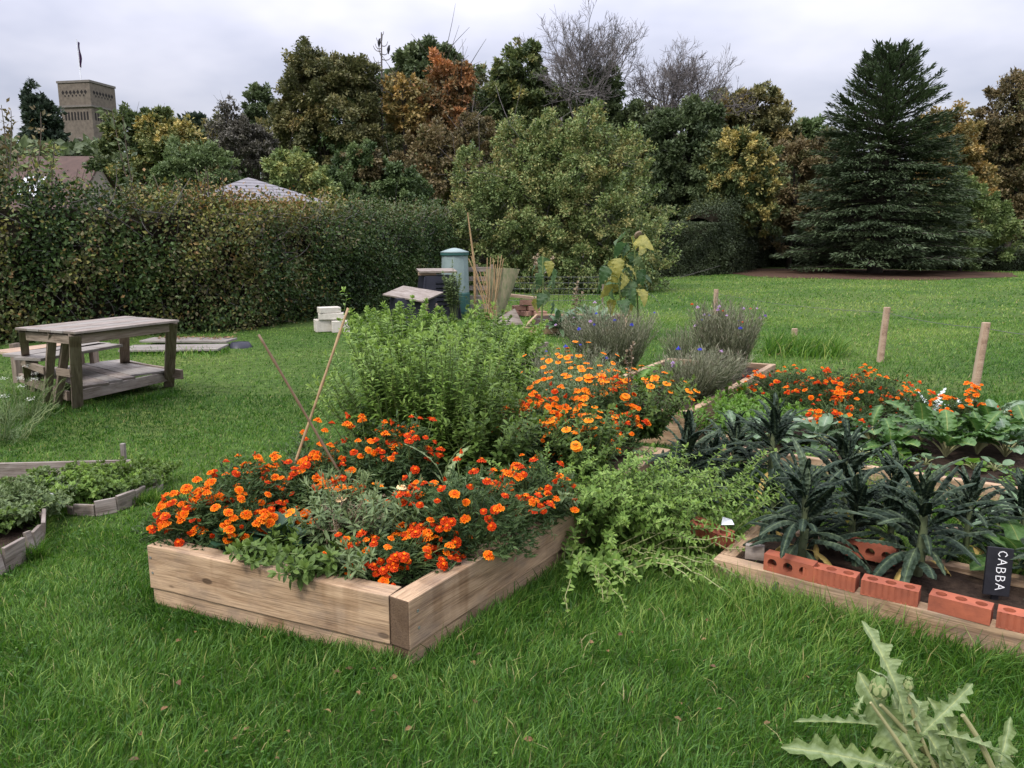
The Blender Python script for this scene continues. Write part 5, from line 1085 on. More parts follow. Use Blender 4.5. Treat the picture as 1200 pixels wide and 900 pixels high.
def rosette(name, label, cat, c, n, tpl, size, mat, seed, el=(20, 75), tint=.5, stemL=0, group='leafy plants in the beds', smat='stem', srad=.004, wx=1., tv=.15):
    r = np.random.default_rng(seed); c = np.array(c, float); t = thing(name, label, cat, c, group); lf = MB(); st = MB()
    for i in range(n):
        a = i * 2.39996 + r.normal() * .2; e = rad(el[0] + (el[1] - el[0]) * (i / max(1, n - 1)) + r.normal() * 6); d = np.array([cos(a) * cos(e), sin(a) * cos(e), sin(e)]); s = size * r.uniform(.75, 1.15); p = c + d * .01
        if stemL:
            q = c + d * stemL * r.uniform(.7, 1.1) * [1, 1, 1]; st.add(*tube(bez(c, (c + q) / 2 + [0, 0, .02], q, 5), srad, 5, cap=False), .8); p = q; d = unit(d * [1, 1, .55])
        U = np.array([-cos(a) * sin(e), -sin(a) * sin(e), cos(e)]) + r.normal(size=3) * .2; scatter(lf, tpl, [p], [d], [U], s, np.clip(tint + r.normal() * tv, 0, .9), wx)
    lf.build('leaves', M[mat], t)
    if stemL: st.build('stems', M[smat], t)
    return t

# ---- front bed
Zs = .235
def B(px, py, z=Zs): return G(px, py, z)
marigold('orange marigold clump spilling over the left front corner of the front bed', B(236, 636) + [0, .02, 0], .27, .17, .21, 60, ('orange', 'orange', 'red'), 1, lo=.25)
marigold('taller orange marigold at the left edge, above the corner clump', PM(.07, .42), .21, .22, .30, 42, ('orange', 'orange', 'orange', 'red'), 2)
marigold('loose spreading marigold with red-brown buds left of the crossed canes', PM(.17, .72), .25, .24, .36, 56, ('orange', 'red', 'orange'), 3)
marigold('marigold right behind the crossed bamboo canes', PM(.32, .92), .22, .22, .40, 44, ('orange', 'red', 'orange'), 4)
marigold('dark-leaved marigold between the canes and the tall green plants', PM(.44, .98), .18, .20, .44, 20, ('red',), 5, dark=.2)
marigold('big domed red-orange marigold on the right side of the front bed', PM(.88, .62), .33, .28, .35, 90, ('red', 'red', 'red', 'orange'), 6, lo=.12)
marigold('low red-orange marigold at the front corner of the front bed', B(462, 676) + [0, .04, 0], .26, .17, .16, 60, ('red', 'red', 'orange'), 7, lo=.3)
marigold('marigold with crowded orange heads at the back right of the front bed', PM(.52, 2.15), .30, .26, .42, 80, ('orange', 'orange', 'red'), 8, lo=.2)
marigold('dense cluster of golden marigolds leaning over the right bed edge', PM(.76, 1.95), .20, .20, .32, 56, ('orange',), 9, lo=.2)
rosette('cabbage', 'dark glossy round-leaved seedling cabbage among the left marigolds', 'cabbage', PM(.33, .28), 20, ROUND, .12, 'darkleaf', 11, (5, 75), stemL=.05)
rosette('cabbage', 'dark round-leaved plant in the shade right of the corner marigold', 'cabbage', PM(.24, .16), 14, ROUND, .10, 'darkleaf', 12, (5, 70), stemL=.05)
def calend_foliage(label, c, n, h, seed, fl=None, mat='sage', ls=.075, sp=.10, tpl=LANCE, **k):
    return stemplant('calendula', label, 'calendula', c, n, h, sp, 0, mat, 'stem', tpl, ls, seed, step=.022, whorl=2, l0=.05, bend=.1, base=.06, flowers=fl, group='calendulas in the front bed', **k)
calend_foliage('leafy calendula with a few orange heads below the crossed canes', PM(.50, .38), 34, .32, 21, [('cal', 6, .95)], sp=.16)
calend_foliage('spoon-leaved calendula at the front board, left of the dry stems', PM(.42, .14), 16, .11, 22, mat='midleaf', tpl=OVAL, ls=.07, sp=.14)
calend_foliage('broad-leaved calendula at the middle of the front board', PM(.62, .14), 18, .13, 23, mat='midleaf', tpl=OVAL, ls=.075, sp=.14)
calend_foliage('grey-green calendula with pale cream flowers left of the red dome', PM(.64, .42), 34, .32, 24, [('cream', 4, .9)], sp=.17, ls=.08)
calend_foliage('pale leafy calendula tucked between the cream flowers and the front board', PM(.72, .16), 16, .14, 27, sp=.10)
stemplant('dried_plant', 'brown dried-out stalks standing among the calendulas', 'dried plant', PM(.58, .34), 26, .26, .12, 0, 'dry', 'dry', NARROW, .03, 25, step=.02, base=.08, group='dried stalks in the beds')
stemplant('dried_plant', 'tall dead brown flower spike above the pale green plants', 'dried plant', PM(.80, 2.5), 3, .78, .04, 0, 'dry', 'dry', T_fold(.7, .1), .035, 26, step=.025, l0=.5, base=.02, group='dried stalks in the beds')
# thistle-like pale leaves
def lobed(n=14, w=.16, amp=.55, p=.5): return lambda t: w * (max(0, t) ** p) * (max(0, 1 - t) ** .5) * 1.7 * (1 - amp * (.5 + .5 * cos(t * n * pi)))
THIS = T_strip(28, lobed(13, .15, .6), .55, .05, .01, rib=1.)
rosette('thistle', 'pale jagged-leaved plant rising behind the red marigold dome', 'thistle', PM(.60, .98) + [0, 0, .12], 6, THIS, .27, 'artichoke', 31, (35, 88), tint=.6, group=None, wx=.7)
# tall apple-green mass
for k, (s, t_, H, sp, ns, lab, lean) in enumerate(((.16, 1.45, .92, .25, 80, 'tall pale green bushy plant behind the canes, leftmost of the tall mass', (-.10, 0)), (.34, 1.48, .88, .22, 80, 'tall pale green bushy plant in the middle of the tall mass', (0, 0)),
        (.26, 2.0, .95, .26, 60, 'pale green bushy plant at the back of the tall mass', (0, .05)), (.56, 1.42, .56, .18, 46, 'grey-green leafy plant at the right of the tall mass', (.06, 0)), (.10, 1.40, .74, .18, 36, 'pale green sprigs leaning left out of the tall mass', (-.16, 0)))):
    stemplant('bushy_plant', lab, 'plant', PM(s, t_), ns, H, sp, 0, 'apple' if k != 3 else 'midleaf', 'stem', WLANCE if k != 3 else OVAL, .072, 40 + k, lean=lean, step=.028, whorl=3, l0=.15, base=.10, bend=.12, group='tall pale green plants')
# calendulas with orange heads, back right of the bed and beyond
calend_foliage('calendula crowded with orange heads at the back left of the orange patch', PM(.88, 1.75), 50, .44, 51, [('cal', 22, .9)], mat='midleaf', tpl=OVAL, sp=.20, ls=.06)
calend_foliage('broad calendula topped with many orange heads in the middle of the orange patch', PM(.55, 2.65), 80, .52, 52, [('cal', 50, .95)], mat='sage', sp=.28, ls=.06)
calend_foliage('taller calendula with scattered orange heads near the cornflowers', PM(.78, 2.85), 70, .50, 53, [('cal', 36, .9)], mat='midleaf', tpl=OVAL, sp=.28, ls=.06)
calend_foliage('calendula with small orange heads at the far side of the bed', np.array([.48, 6.3, .24]), 70, .52, 54, [('cal', 36, .9)], mat='sage', sp=.38, ls=.065)
calend_foliage('leafy calendula under the orange patch, right side of the front bed', PM(.92, 1.15), 26, .20, 55, [('cal', 4, .9)], mat='sage', tpl=OVAL, sp=.14, ls=.065)
# sprawling plant over the right edge
for k, (cx_, cy_, ns, H, lean, lab, dr) in enumerate(((.30, 4.1, 90, .60, (.15, -.25), 'sprawling pale green plant hanging over the right side of the front bed', .1), (.60, 3.98, 90, .52, (.22, -.20), 'sprawling pale green plant spreading right towards the brick-edged bed', .15), (.45, 3.72, 34, .28, (.25, -.30), 'long trailing stems of the sprawling plant lying on the grass', .28), (.86, 3.85, 34, .58, (.15, -.05), 'upright pale green shoots in front of the leftmost kale', .0))):
    stemplant('sprawling_plant', lab, 'plant', (cx_, cy_, .02), ns, H, (.32, .20), 0, 'apple', 'palestem' if k == 2 else 'stem', OVAL, .044, 60 + k, lean=lean, step=.03, whorl=3, l0=.15, base=.2, basexy=(.22, .16), bend=.35, droop=dr, group='sprawling pale green plants', flowers=[('blue', 2, .6)] if k == 1 else None)
# crossed canes
def cane(a, b, lab, mat='cane'):
    m = MB(); d = b - a; P = [a + d * f for f in np.linspace(0, 1, 24)]; rr_ = np.full(24, .0062); rr_[::5] = .0078; m.add(*tube(P, rr_, 8)); o = m.build('bamboo_cane', M[mat], None, True, origin=a); tagp(o, lab, 'cane', 'crossed bamboo canes')
a = B(323, 572); a2 = B(322, 566, .30); c1 = B(318, 618); b1 = R(408, 361, c1[1] + .25); cane(c1 - [0, 0, .02], b1, 'pale bamboo cane leaning right, in front of the darker one')
c2 = B(432, 612); b2 = R(303, 392, c2[1] - .05); cane(c2, b2, 'darker bamboo cane leaning left, crossing behind the pale one', 'cane_dark')

marigold('small red-orange marigold in the very corner of the front sleepers', B(505, 660) + [0, .03, 0], .15, .13, .15, 34, ('red', 'red', 'orange'), 301, lo=.25)
marigold('orange marigold between the corner clump and the taller left marigold', PM(.16, .22), .18, .16, .24, 40, ('orange',), 302, lo=.25)
marigold('red-orange marigold against the right sleeper behind the big dome', PM(.93, 1.05), .18, .20, .30, 40, ('red', 'orange'), 303, lo=.2)
marigold('orange marigold between the loose spreading one and the canes', PM(.30, .62), .20, .18, .30, 44, ('orange', 'red'), 304, lo=.2)
marigold('orange marigold under the tall pale green plants, left of the orange drift', PM(.58, 1.80), .22, .2, .38, 50, ('orange', 'orange', 'red'), 305, lo=.3)
marigold('bronze-orange marigold in the middle of the orange drift', PM(.72, 2.42), .22, .2, .46, 56, ('orange', 'red'), 306, lo=.3)
# ---- kale
def crinkle(w, seed):
    r = np.random.default_rng(seed); j = r.normal(size=60) * .09
    return lambda t: w * (min(1, max(0, (t - .20)) * 6) ** .8) * (max(0, 1 - t) ** .38) * (1 + j[int(t * 40)]) + .006
def kale_leaf(seed, curl): return T_strip(22, crinkle(.088, seed), curl, -.02, .026, rib=1., curl=.5, lift=.12 + curl * .3)
KL = [kale_leaf(s, c_) for s, c_ in ((1, .25), (2, .55), (3, .9), (4, .4))]
def kale_src(seed, n=56, L=.27, H=.24, name='kale', thin=False):
    r = np.random.default_rng(seed); c = np.zeros(3); t = thing(name, None, 'kale', c, 'dark kale plants'); st = MB(); st.add(*tube(bez(c - [0, 0, .01], c + [.02, .01, H * .5], c + [0, 0, H], 7), np.linspace(.017, .012, 7), 8), .3); lf = MB()
    for i in range(n):
        f = i / (n - 1); a = i * 2.39996 + r.normal() * .15; e = rad(4 + 76 * f ** .8 + r.normal() * 15); p = np.array([0, 0, H * (.14 + .86 * f)]); d = np.array([cos(a) * cos(e), sin(a) * cos(e), sin(e)]); U = np.array([-cos(a) * sin(e), -sin(a) * sin(e), cos(e)])
        s = L * (1 - .26 * f) * r.uniform(.65, 1.2); tp_ = KL[2 if f < .35 and r.random() < .6 else r.integers(4) if f < .8 else (1, 3, 2, 1)[r.integers(4)]]
        scatter(lf, tp_, [p], [d], [U + r.normal(size=3) * .12], s, np.clip(.42 + r.normal() * .28, 0, .85))
    lf.build('leaves', M['kale'], t); st.build('stem', M['kalestem'], t)
    yl = MB()
    for _ in range(2): a = r.uniform(0, 6.28); scatter(yl, KL[2], [[0, 0, H * .16]], [[cos(a), sin(a), -.15]], [[0, 0, 1]], L * .8, .9)
    yl.build('yellow_leaf', M['t_gold'], t); return t
def copy_thing(src, loc, az, sc_, label, group=None):
    r = src.copy(); COL.objects.link(r); r.location = loc; r.rotation_euler = (0, 0, az); r.scale = (sc_,) * 3; r['label'] = label
    if group: r['group'] = group
    for ch in src.children:
        c = ch.copy(); COL.objects.link(c); c.parent = r
    return r
ks = [kale_src(81), kale_src(82, 60, .29, .27), kale_src(83, 50, .26, .19)]
kp = [(0, 938, 655, .14, 1.08, 'tall kale with a bare pale stem, left of the upright brick'), (1, 802, 598, .0, 1.12, 'upright kale at the left, behind the pale sprawling shoots'), (2, 1000, 640, .14, .95, 'kale between the bare-stemmed one and the biggest kale'), (0, 1075, 670, .14, 1.08, 'biggest bushy kale, centred above the middle brick'),
      (1, 985, 612, .10, 1.05, 'kale standing in the second row above the middle gap'), (2, 955, 640, .14, .62, 'small low kale just behind the upright brick'), (0, 905, 560, .18, 1.05, 'kale in the back row under the lettuce'), (1, 1132, 648, .14, .8, 'spreading kale left of the black chalk sign'), (2, 1195, 640, .14, 1.0, 'kale with a grey-blue leaf at the right edge'), (0, 1240, 690, .14, .85, 'kale hanging over the right edge behind the sign'), (2, 775, 585, .0, .75, 'leftmost dark kale beside the golden marigolds'), (1, 860, 575, .0, .95, 'arching kale with long drooping leaves between the rows')]
kp += [(1, 835, 585, .0, .85, 'kale just right of the leftmost upright one, behind the sprawling shoots'), (2, 1040, 640, .14, .85, 'low kale filling the gap left of the biggest kale'), (0, 1045, 600, .05, .8, 'kale at the back edge of the narrow bed, behind the biggest one'), (2, 905, 625, .1, .85, 'drooping kale low at the left, above the white tag')]
used = set()
for i, (k, px, py, z, s, lab) in enumerate(kp):
    p = G(px, py, z)
    if k not in used: used.add(k); o = ks[k]; o.location = p; o.rotation_euler = (0, 0, i * 1.1); s *= 1.2; o.scale = (s,) * 3; o['label'] = lab
    else: copy_thing(ks[k], p, i * 1.3 + .4, s * 1.2, lab)

# ---- right bed
def RBp(px, py, z=.17): return G(px, py, z)
for k, (px, py, rx, h, nf, lab, kd) in enumerate(((915, 470, .36, .30, 40, 'marigold at the left end of the right-hand marigold row', ('red', 'orange')), (965, 478, .36, .32, 52, 'second marigold from the left in the right-hand row', ('orange', 'red')), (1020, 485, .32, .34, 56, 'marigold in the row just below the tall round post', ('orange', 'orange', 'red')),
        (990, 512, .24, .26, 36, 'reddish marigold spilling forward from the middle of the row', ('red', 'orange')), (1065, 492, .20, .22, 20, 'small marigold between the post and the white-leaved plant', ('orange', 'red')), (1125, 500, .22, .25, 44, 'crowded orange marigold below the nearest post', ('orange',)), (1175, 510, .16, .20, 16, 'small orange marigold at the right end of the row', ('orange',)))):
    marigold(lab, RBp(px, py), rx, rx * .8, h, nf, kd, 90 + k, lo=.3, fs=1.0, dens=.6, nb=6, dark=.1)
CHL = T_strip(12, ellprof(.36, .6), .4, .06, .05, rib=1.)
for k, (px, py, n, s, lab, el) in enumerate(((1045, 530, 9, .20, 'variegated chard right of the reddish marigold', (25, 75)), (1108, 535, 10, .22, 'tall chard with a yellow stalk in the middle of the row', (45, 85)), (1145, 532, 9, .21, 'chard with upright dark green leaves right of the yellow-stalked one', (45, 85)), (1178, 535, 10, .17, 'purple-tinged chard near the right edge', (30, 75)), (1205, 520, 8, .22, 'large-leaved chard cut by the right edge', (20, 60)), (1020, 520, 9, .19, 'dark-leaved chard close behind the variegated one', (30, 75)), (1080, 516, 8, .2, 'green chard half hidden behind the yellow-stalked one', (35, 80)), (1160, 520, 8, .2, 'green chard behind the upright dark-leaved pair', (35, 80)))):
    rosette('chard', lab, 'chard', RBp(px, py), n + 5, CHL, s * 1.12, 'chard' if k != 3 else 'brassica', 110 + k, el, .45, .13 if k else .06, 'chard plants in the right bed', 'palestem', .006)
BRL = T_strip(8, ellprof(.34, .5), .3, .03, .03, rib=1.)
for k, (px, py, n, s, lab) in enumerate(((905, 515, 12, .15, 'grey-green broad-leaved cabbage behind the back kale'), (960, 520, 12, .17, 'blue-green cabbage left of the reddish marigold'), (860, 512, 8, .13, 'small pale cabbage at the left end of the right bed'), (1165, 498, 6, .16, 'blue-leaved brassica behind the crowded orange marigold'))):
    rosette('cabbage', lab, 'cabbage', RBp(px, py), n + 6, BRL, s * 1.3, 'brassica', 120 + k, (10, 70), .5, .10, 'cabbages in the right bed')
for k, (px, py, lab) in enumerate(((840, 505, 'bright lettuce at the corner behind the leftmost kales'), (870, 490, 'bright lettuce in the middle of the lettuce patch'), (850, 480, 'bright lettuce next to the second raised bed'), (895, 500, 'bright lettuce right in front of the marigold row'))):
    stemplant('lettuce', lab, 'lettuce', RBp(px, py), 26, .20, .20, 0, 'lettuce', 'stem', OVAL, .07, 130 + k, step=.03, l0=.1, base=.14, group='bright lettuces in the right bed')
for k, (px, py, lab) in enumerate(((1010, 535, 'pale seedling with round leaves at the front of the right bed, leftmost'), (1052, 538, 'pale round-leaved seedling below the variegated chard'), (1085, 545, 'pale round-leaved seedling below the yellow-stalked chard'), (1140, 550, 'pale round-leaved seedling near the board, right of centre'), (1165, 552, 'pale round-leaved seedling farthest right at the board'))):
    rosette('seedling', lab, 'seedling', RBp(px, py), 8, ROUND, .07, 'lettuce' if k % 2 else 'brassica', 140 + k, (10, 60), .6, .06, 'seedlings along the front board of the right bed')
rosette('cabbage', 'broad bright green cabbage behind the black chalk sign', 'cabbage', G(1200, 668, .14), 14, BRL, .22, 'chard', 128, (10, 75), .6, .08, 'cabbages behind the chalk sign')
rosette('cabbage', 'blue-grey holed cabbage leaves at the right edge behind the bright one', 'cabbage', G(1180, 625, .05), 12, BRL, .20, 'brassica', 129, (20, 80), .4, .12, 'cabbages behind the chalk sign')
gc = MB(); r = np.random.default_rng(5); n = 5200; f = r.random(n) ** 1; g = r.random(n) ** 2 * .55 + .06; P = np.c_[RBa + RBd * (f * 3.35)[:, None] + RBu * g[:, None], .172 + r.random(n) * .03]
kp_ = sn(P[:, :2], 4, 9) > -.3; P = P[kp_]; n = len(P)
scatter(gc, T_fold(.9, .06), P, np.c_[r.normal(size=(n, 2)), r.random(n) * .5], r.normal(size=(n, 3)) * .3 + [0, 0, 1], r.uniform(.012, .026, n), r.random(n)); o = gc.build('ground_cover', M['lettuce']); tagp(o, 'carpet of tiny green weeds along the front board of the right bed', 'weeds', kind='stuff')
FEA = T_strip(24, lobed(16, .16, .85), .25, .02, 0, rib=.9)
M['silver'] = leafmat('silver_leaf', [(0, (.35, .40, .36)), (1, (.55, .6, .55))], rough=.7, trans=.1)
rosette('silver_plant', 'silvery white feather-leaved plant by the foot of the nearest post', 'plant', RBp(1092, 486), 10, FEA, .28, 'silver', 151, (20, 70), .5, group='silver-leaved plants')
rosette('silver_plant', 'low silvery white plant right behind the crowded marigold', 'plant', RBp(1132, 488), 9, FEA, .22, 'silver', 152, (20, 70), .5, group='silver-leaved plants')

# ---- second bed: cornflowers, spinach
GC = 'grey-stemmed cornflowers'
def cornflower(lab, c, ns, H, sp, seed, fl, bxy, lean=(0, 0)):
    return stemplant('cornflower', lab, 'cornflower', c, ns, H, sp, 0, 'cornf', 'cornf', THREAD, .075, seed, lean=lean, step=.030, whorl=2, l0=.05, base=.1, basexy=bxy, bend=.05, group=GC, srad=.0030, flowers=fl, up=1.5, tipsz=.3, tip=False, tb=.5)
cornflower('wiry cornflower bush with blue and pink heads, below the farthest post', np.array([2.10, 7.75, .25]), 330, .80, .20, 161, [('blue', 6, .9), ('pink', 9, .9), ('deep', 9, .6)], (.15, .18))
cornflower('leaning dry cornflower clump over the right side of the second bed', np.array([1.55, 6.7, .25]), 240, .44, .24, 162, [('pink', 3, 1.1), ('blue', 2, 1)], (.15, .15), (.10, 0))
cornflower('broad grey cornflower clump left of centre, under the tall sunflower', np.array([1.15, 9.2, .1]), 380, .76, .30, 163, [('blue', 6, 1.0), ('pink', 4, 1.0)], (.30, .26), (-.05, 0))
cornflower('small grey cornflower tuft between the two big cornflower bushes', np.array([2.15, 9.9, .0]), 90, .55, .16, 164, None, (.14, .12))
cornflower('low blue cornflowers among the orange calendulas', np.array([.55, 7.6, .1]), 110, .50, .26, 165, [('blue', 6, .9)], (.26, .2))
for k, (x, y, lab) in enumerate(((1.15, 7.0, 'bright broad-leaved spinach left of the leaning cornflowers'), (1.5, 7.5, 'bright broad-leaved spinach between the cornflower bushes'))):
    rosette('spinach', lab, 'spinach', (x, y, .25), 14, CHL, .22, 'lettuce', 170 + k, (25, 80), .4, .06, 'spinach in the second bed')
# behind the front bed
for k, (x, y, H, lab, mt) in enumerate(((-1.2, 8.3, .62, 'dark green bushy plant at the left of the hidden bed', 'midleaf'), (-.5, 8.2, .66, 'dark green bushy plant in the middle of the hidden bed', 'midleaf'), (.0, 7.9, .55, 'yellowing bushy plant at the right of the hidden bed', 'apple'), (-1.15, 7.7, .78, 'pale green pea-like plant on the far left of the hidden bed', 'apple'))):
    stemplant('bushy_plant', lab, 'plant', (x, y + .4, .0), 60, H + .22, .42, 0, mt, 'stem', MIDR, .085, 180 + k, step=.035, whorl=3, l0=.2, base=.2, group='bushy plants in the hidden bed')
stemplant('shoot', 'tall leafy green shoot left, in front of the pale blocks', 'shoot', (-1.22, 6.1, 0), 2, 1.22, .05, 0, 'apple', 'stem', OVAL, .07, 190, step=.05, whorl=2, base=.03, group='tall single shoots')
stemplant('shoot', 'grey-green leafy shrub standing before the green compost tower', 'shoot', G(532, 376), 20, 1.15, .16, 0, 'sage', 'stem', OVAL, .10, 191, step=.05, whorl=3, l0=.3, base=.05, group='tall single shoots', tb=.6)
stemplant('shoot', 'leafy weed growing at the foot of the pallet', 'shoot', G(560, 374), 6, .6, .15, 0, 'sage', 'stem', OVAL, .08, 192, step=.05, whorl=2, base=.05, group='tall single shoots')
stemplant('dried_plant', 'brown rusty seed head left of the green compost tower', 'dried plant', G(505, 388), 3, .62, .06, 0, 'dry', 'dry', T_fold(.7, .1), .05, 193, step=.03, l0=.4, group='dried stalks in the beds')
# far bed brassicas
for k, (px, py, lab) in enumerate(((655, 386, 'blue-green leek-like brassica at the left of the far bed'), (678, 385, 'blue-green brassica in the middle of the far bed'), (700, 384, 'blue-green brassica at the right of the far bed'), (690, 379, 'blue-green brassica at the back of the far bed'))):
    rosette('brassica', lab, 'brassica', G(px, py, .1), 22, T_strip(6, ellprof(.13), .6, .03), .46, 'brassica', 200 + k, (25, 85), .4, 0, 'brassicas in the far bed')
# sunflowers
HEART = T_strip(9, lambda t: .44 * (min(1, (t + .12) * 3.2) ** .7) * (max(0, 1 - t) ** .75) * (1 if t < .99 else .05), .55, .07, .05, curl=.25)
def sunflower(label, base, top, n, ls, seed, drop=.5, head=True, yel=.3):
    r = np.random.default_rng(seed); base = np.array(base, float); top = np.array(top, float); t = thing('sunflower', label, 'sunflower', base, 'fading sunflowers'); st = MB(); lf = MB(); Q = bez(base, (base + top) / 2 + [.04, 0, 0], top, 12); st.add(*tube(Q, np.linspace(.018, .010, 12), 8), .4)
    for i in range(n):
        f = .42 + .58 * i / n; p = np.array([np.interp(f, np.linspace(0, 1, 12), Q[:, c]) for c in range(3)]); a = i * 2.39996; o_ = np.array([cos(a), sin(a), 0]); L = r.uniform(.10, .2); e = p + o_ * L + [0, 0, .06 * r.random()]
        st.add(*tube(bez(p, (p + e) / 2 + [0, 0, .05], e, 5), np.linspace(.005, .003, 5), 4, cap=False), .5); D = unit(o_ * r.uniform(.25, 1.0) + r.normal(size=3) * .3 - [0, 0, drop * r.uniform(.3, 1.8)]); U = unit(o_ + [0, 0, .7] + r.normal(size=3) * .45)
        scatter(lf, HEART, [e], [D], [U], ls * r.uniform(.7, 1.15), .85 if r.random() < yel else r.uniform(.1, .6))
    lf.build('leaves', M['sunleaf'], t); st.build('stem', M['stem'], t)
    if head:
        m = MB(); V, F = lathe([(.002, 0), (.05, .005), (.07, .03), (.06, .05), (.002, .06)], 16); Rr = rot(rad(115), 0, .5); m.add(V @ Rr.T + top + [.05, -.05, .02], F); m.build('seed_head', M['dry'], t)
    return t
sunflower('tall sunflower with big drooping leaves and a spent seed head', (2.0, 12.5, 0), R(742, 276, 12.5), 26, .30, 210, .6, True, .18)
sunflower('second stem of big drooping leaves close against the tall sunflower', (1.72, 12.3, 0), R(722, 300, 12.3), 16, .28, 211, .9, False, .35)
sunflower('wilted sunflower with hanging pale leaves left of the wire fence', G(633, 396), R(636, 300, G(633, 396)[1]), 12, .30, 212, 1.4, False, .35)
stemplant('dried_plant', 'withered brown top of the wilted sunflower patch', 'dried plant', G(634, 394) + [0, .1, .75], 5, .62, .10, 0, 'dry', 'dry', T_fold(.6, .1), .11, 213, step=.06, l0=.5, group='dried stalks in the beds')
stemplant('dried_plant', 'upright straw-coloured stalk between the sunflowers', 'dried plant', G(673, 378), 5, .75, .06, 0, 'dry', 'dry', T_fold(.4, .1), .12, 214, step=.07, l0=.3, group='dried stalks in the beds')
# left edge umbels
M['umbel'] = leafmat('umbel_white', [(0, (.4, .42, .35)), (1, (.7, .7, .62))], rough=.8, trans=.1)
def umbels(label, c, ns, H, sp, seed, nu):
    t = stemplant('wild_plant', label, 'plant', c, ns, H, sp, 0, 'sage', 'stem', THREAD, .05, seed, step=.014, whorl=3, l0=.1, base=.2, group='feathery wild plants at the left edge'); r = np.random.default_rng(seed)
    for i in range(nu):
        p = np.array(c) + [r.normal() * sp, r.normal() * sp * .7, H * r.uniform(.8, 1.1)]; m = MB(); k = 40; a = r.uniform(0, 6.28, k); q = np.sqrt(r.random(k)) * .035; P = p + np.c_[q * np.cos(a), q * np.sin(a), .01 * np.sin(a * 3)]
        scatter(m, T_kite(.8), P, r.normal(size=(k, 3)) * [1, 1, .2], np.tile([0, 0, 1.], (k, 1)), .010, r.random(k)); m.build('flower_head', M['umbel'], t)
    return t
umbels('feathery green weed with white flower heads by the worktable legs', G(25, 492), 55, .40, .28, 221, 7)
umbels('feathery green weed low at the left edge of the lawn', G(-5, 520), 55, .34, .30, 222, 2)
# strawberries and mint in the board planters
for k, (px, py, n, mt, H, lab) in enumerate(((75, 578, 44, 'midleaf', .12, 'low strawberry plant at the left of the far board planter'), (105, 582, 50, 'apple', .13, 'low yellowing strawberry plant in the middle of the far board planter'), (140, 578, 50, 'midleaf', .13, 'low strawberry plant at the right of the far board planter'), (160, 570, 24, 'midleaf', .10, 'sparse strawberry plant in the right corner of the far board planter'), (22, 612, 60, 'sage', .14, 'low mint filling the near board planter'), (-15, 625, 50, 'midleaf', .13, 'low mint at the very left edge of the near planter'), (38, 590, 22, 'sage', .13, 'tuft of mint between the two board planters'))):
    stemplant('low_plant', lab, 'plant', G(px, py, .02), int(n * 1.3), H * 1.35, .17, 0, mt, 'stem', MIDR, .048, 230 + k, step=.028, whorl=3, l0=.3, base=.12, group='low plants in the board planters')
# artichoke front right
def artprof(seed):
    r = np.random.default_rng(seed); a = r.uniform(.55, 1.0, 12); off_ = r.uniform(0, .5); ph = r.uniform(-.25, .25, 12)
    def f(t):
        env = .18 * (max(0, t) ** .5) * (max(0, 1 - t) ** .55) * 1.8; x = t * 7 + off_; k = int(x); u = x - k; return env * (1 - (.86 - .22 * t) * (1 - min(1, (u / .78) ** 1.35 if u < .78 else ((1 - u) / .22) ** 1.2) * a[k])) + .004
    return f
ART = [T_strip(60, artprof(s_), d_, .07, .010, rib=1., lift=l_, curl=-.3, prof2=artprof(s_ + 20)) for s_, (d_, l_) in enumerate(((.35, .1), (.9, .45), (.15, 0), (1.5, .9)))]
ac = G(1165, 985); ac[2] = 0; at = thing('artichoke_plant', 'pale jagged-leaved artichoke plant with two green buds at the front right', 'artichoke plant', ac, None); lf = MB(); st = MB()
def aleaf(a, b, k, U, w=1., tint=.55): a = np.array(a); b = np.array(b); scatter(lf, ART[k], [a], [b - a], [U], np.linalg.norm(b - a) * 1.05, tint, w)
Ya = ac[1]
def A(px, py, dy=0): return R(px, py, Ya + .25 + dy)
aleaf(A(1110, 960), A(1012, 815), 0, (-.7, -.9, .6), 1.15, .55); aleaf(A(1060, 905), A(928, 866), 0, (.1, -.8, .9), 1.0, .5); aleaf(A(1030, 850), A(936, 838), 2, (0, -.5, 1), .45, .7)
aleaf(A(1062, 850), A(1034, 735), 0, (.3, -1, .2), .85, .7); aleaf(A(1120, 940), A(1075, 800), 0, (.4, -.9, .4), .9, .6); aleaf(A(1095, 860), A(1200, 878, -.05), 0, (0, -.3, 1), .5, .75)
aleaf(A(1080, 860), A(1143, 800), 0, (-.4, -.8, .5), 1., .6); aleaf(A(1160, 950), A(1110, 825), 2, (.6, -1, .2), .8, .5); aleaf(A(1012, 815), A(996, 862), 3, (-.8, -.8, .3), .9, .6)
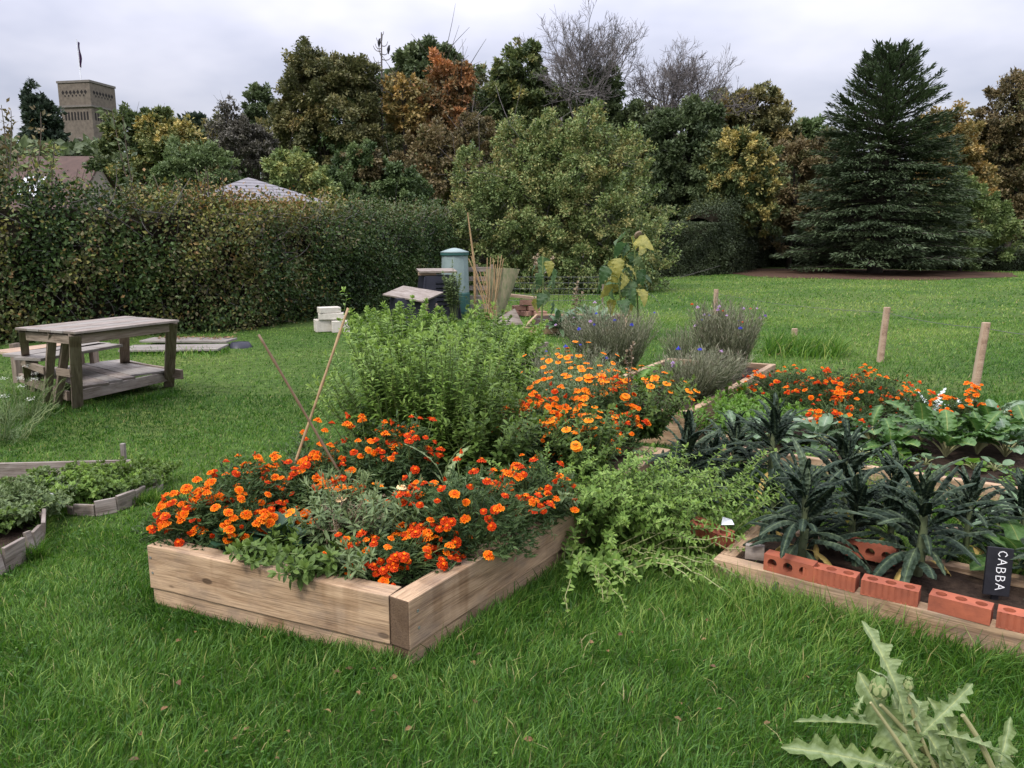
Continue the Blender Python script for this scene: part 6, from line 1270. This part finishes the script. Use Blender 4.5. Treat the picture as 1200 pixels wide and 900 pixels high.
aleaf(A(1058, 850), A(1077, 780), 3, (.8, -.5, .4), .8, .8); aleaf(A(1090, 900), A(1040, 870), 1, (0, -.8, .7), .9, .5); aleaf(A(1150, 960), A(1190, 850), 0, (-.4, -.9, .3), .8, .45); aleaf(A(1130, 920), A(1100, 850), 1, (.3, -.9, .6), .9, .6)
aleaf(A(1085, 905), A(1045, 830), 1, (-.6, -.8, .5), 1., .5); aleaf(A(1120, 960), A(1000, 905), 0, (0, -.8, .8), .8, .45)
aleaf(A(1140, 930), A(1085, 845), 1, (-.4, -.9, .5), .7, .35); aleaf(A(1170, 950), A(1135, 860), 3, (.2, -.9, .5), .7, .7); aleaf(A(1050, 880), A(1028, 905), 3, (-.3, -.9, .5), .5, .4); aleaf(A(1100, 900), A(1160, 905), 1, (.2, -.8, .7), .6, .65)
st.add(*tube(bez(A(1112, 962), A(1060, 880), A(1018, 822), 9) + [0, -.012, .004], np.linspace(.009, .004, 9), 8), .9)
lf.build('leaves', M['artichoke'], at)
for a_, m_, b_, r_ in ((A(1150, 960, .04), A(1090, 885, .04), A(1032, 826), .009), (A(1130, 960), A(1078, 880), A(1064, 814), .008), (A(1185, 960), A(1160, 880), A(1128, 838), .011)):
    st.add(*tube(bez(a_, m_, b_, 9), np.linspace(r_, r_ * .6, 9), 8), .8)
st.build('stems', M['palestem'], at)
def bud(p, rr_, hh):
    m = MB(); r = np.random.default_rng(int(rr_ * 1e4)); V, F = lathe([(.3 * rr_, 0), (.9 * rr_, .25 * hh), (.88 * rr_, .6 * hh), (.45 * rr_, .93 * hh), (.01, hh)], 16); m.add(V + p, F, .1)
    sc2 = T_strip(4, ellprof(.42, .6), .25, .0)
    for k in range(6):
        f = k / 6; n = 8 - (k > 3) * 2
        for i in range(n):
            a = (i + .5 * (k % 2)) / n * 2 * pi; rad_ = rr_ * np.interp(f, [0, .3, .7, 1], [.55, .95, .75, .2]); o_ = np.array([cos(a), sin(a), 0]); scatter(m, sc2, [p + o_ * rad_ + [0, 0, hh * f * .8]], [o_ * (.30 - .45 * f) + [0, 0, 1]], [o_], hh * .42, .3 + .6 * r.random())
    m.build('bud', M['bud'], at, True)
bud(A(1030, 818), .030, .070); bud(A(1064, 810), .014, .042)
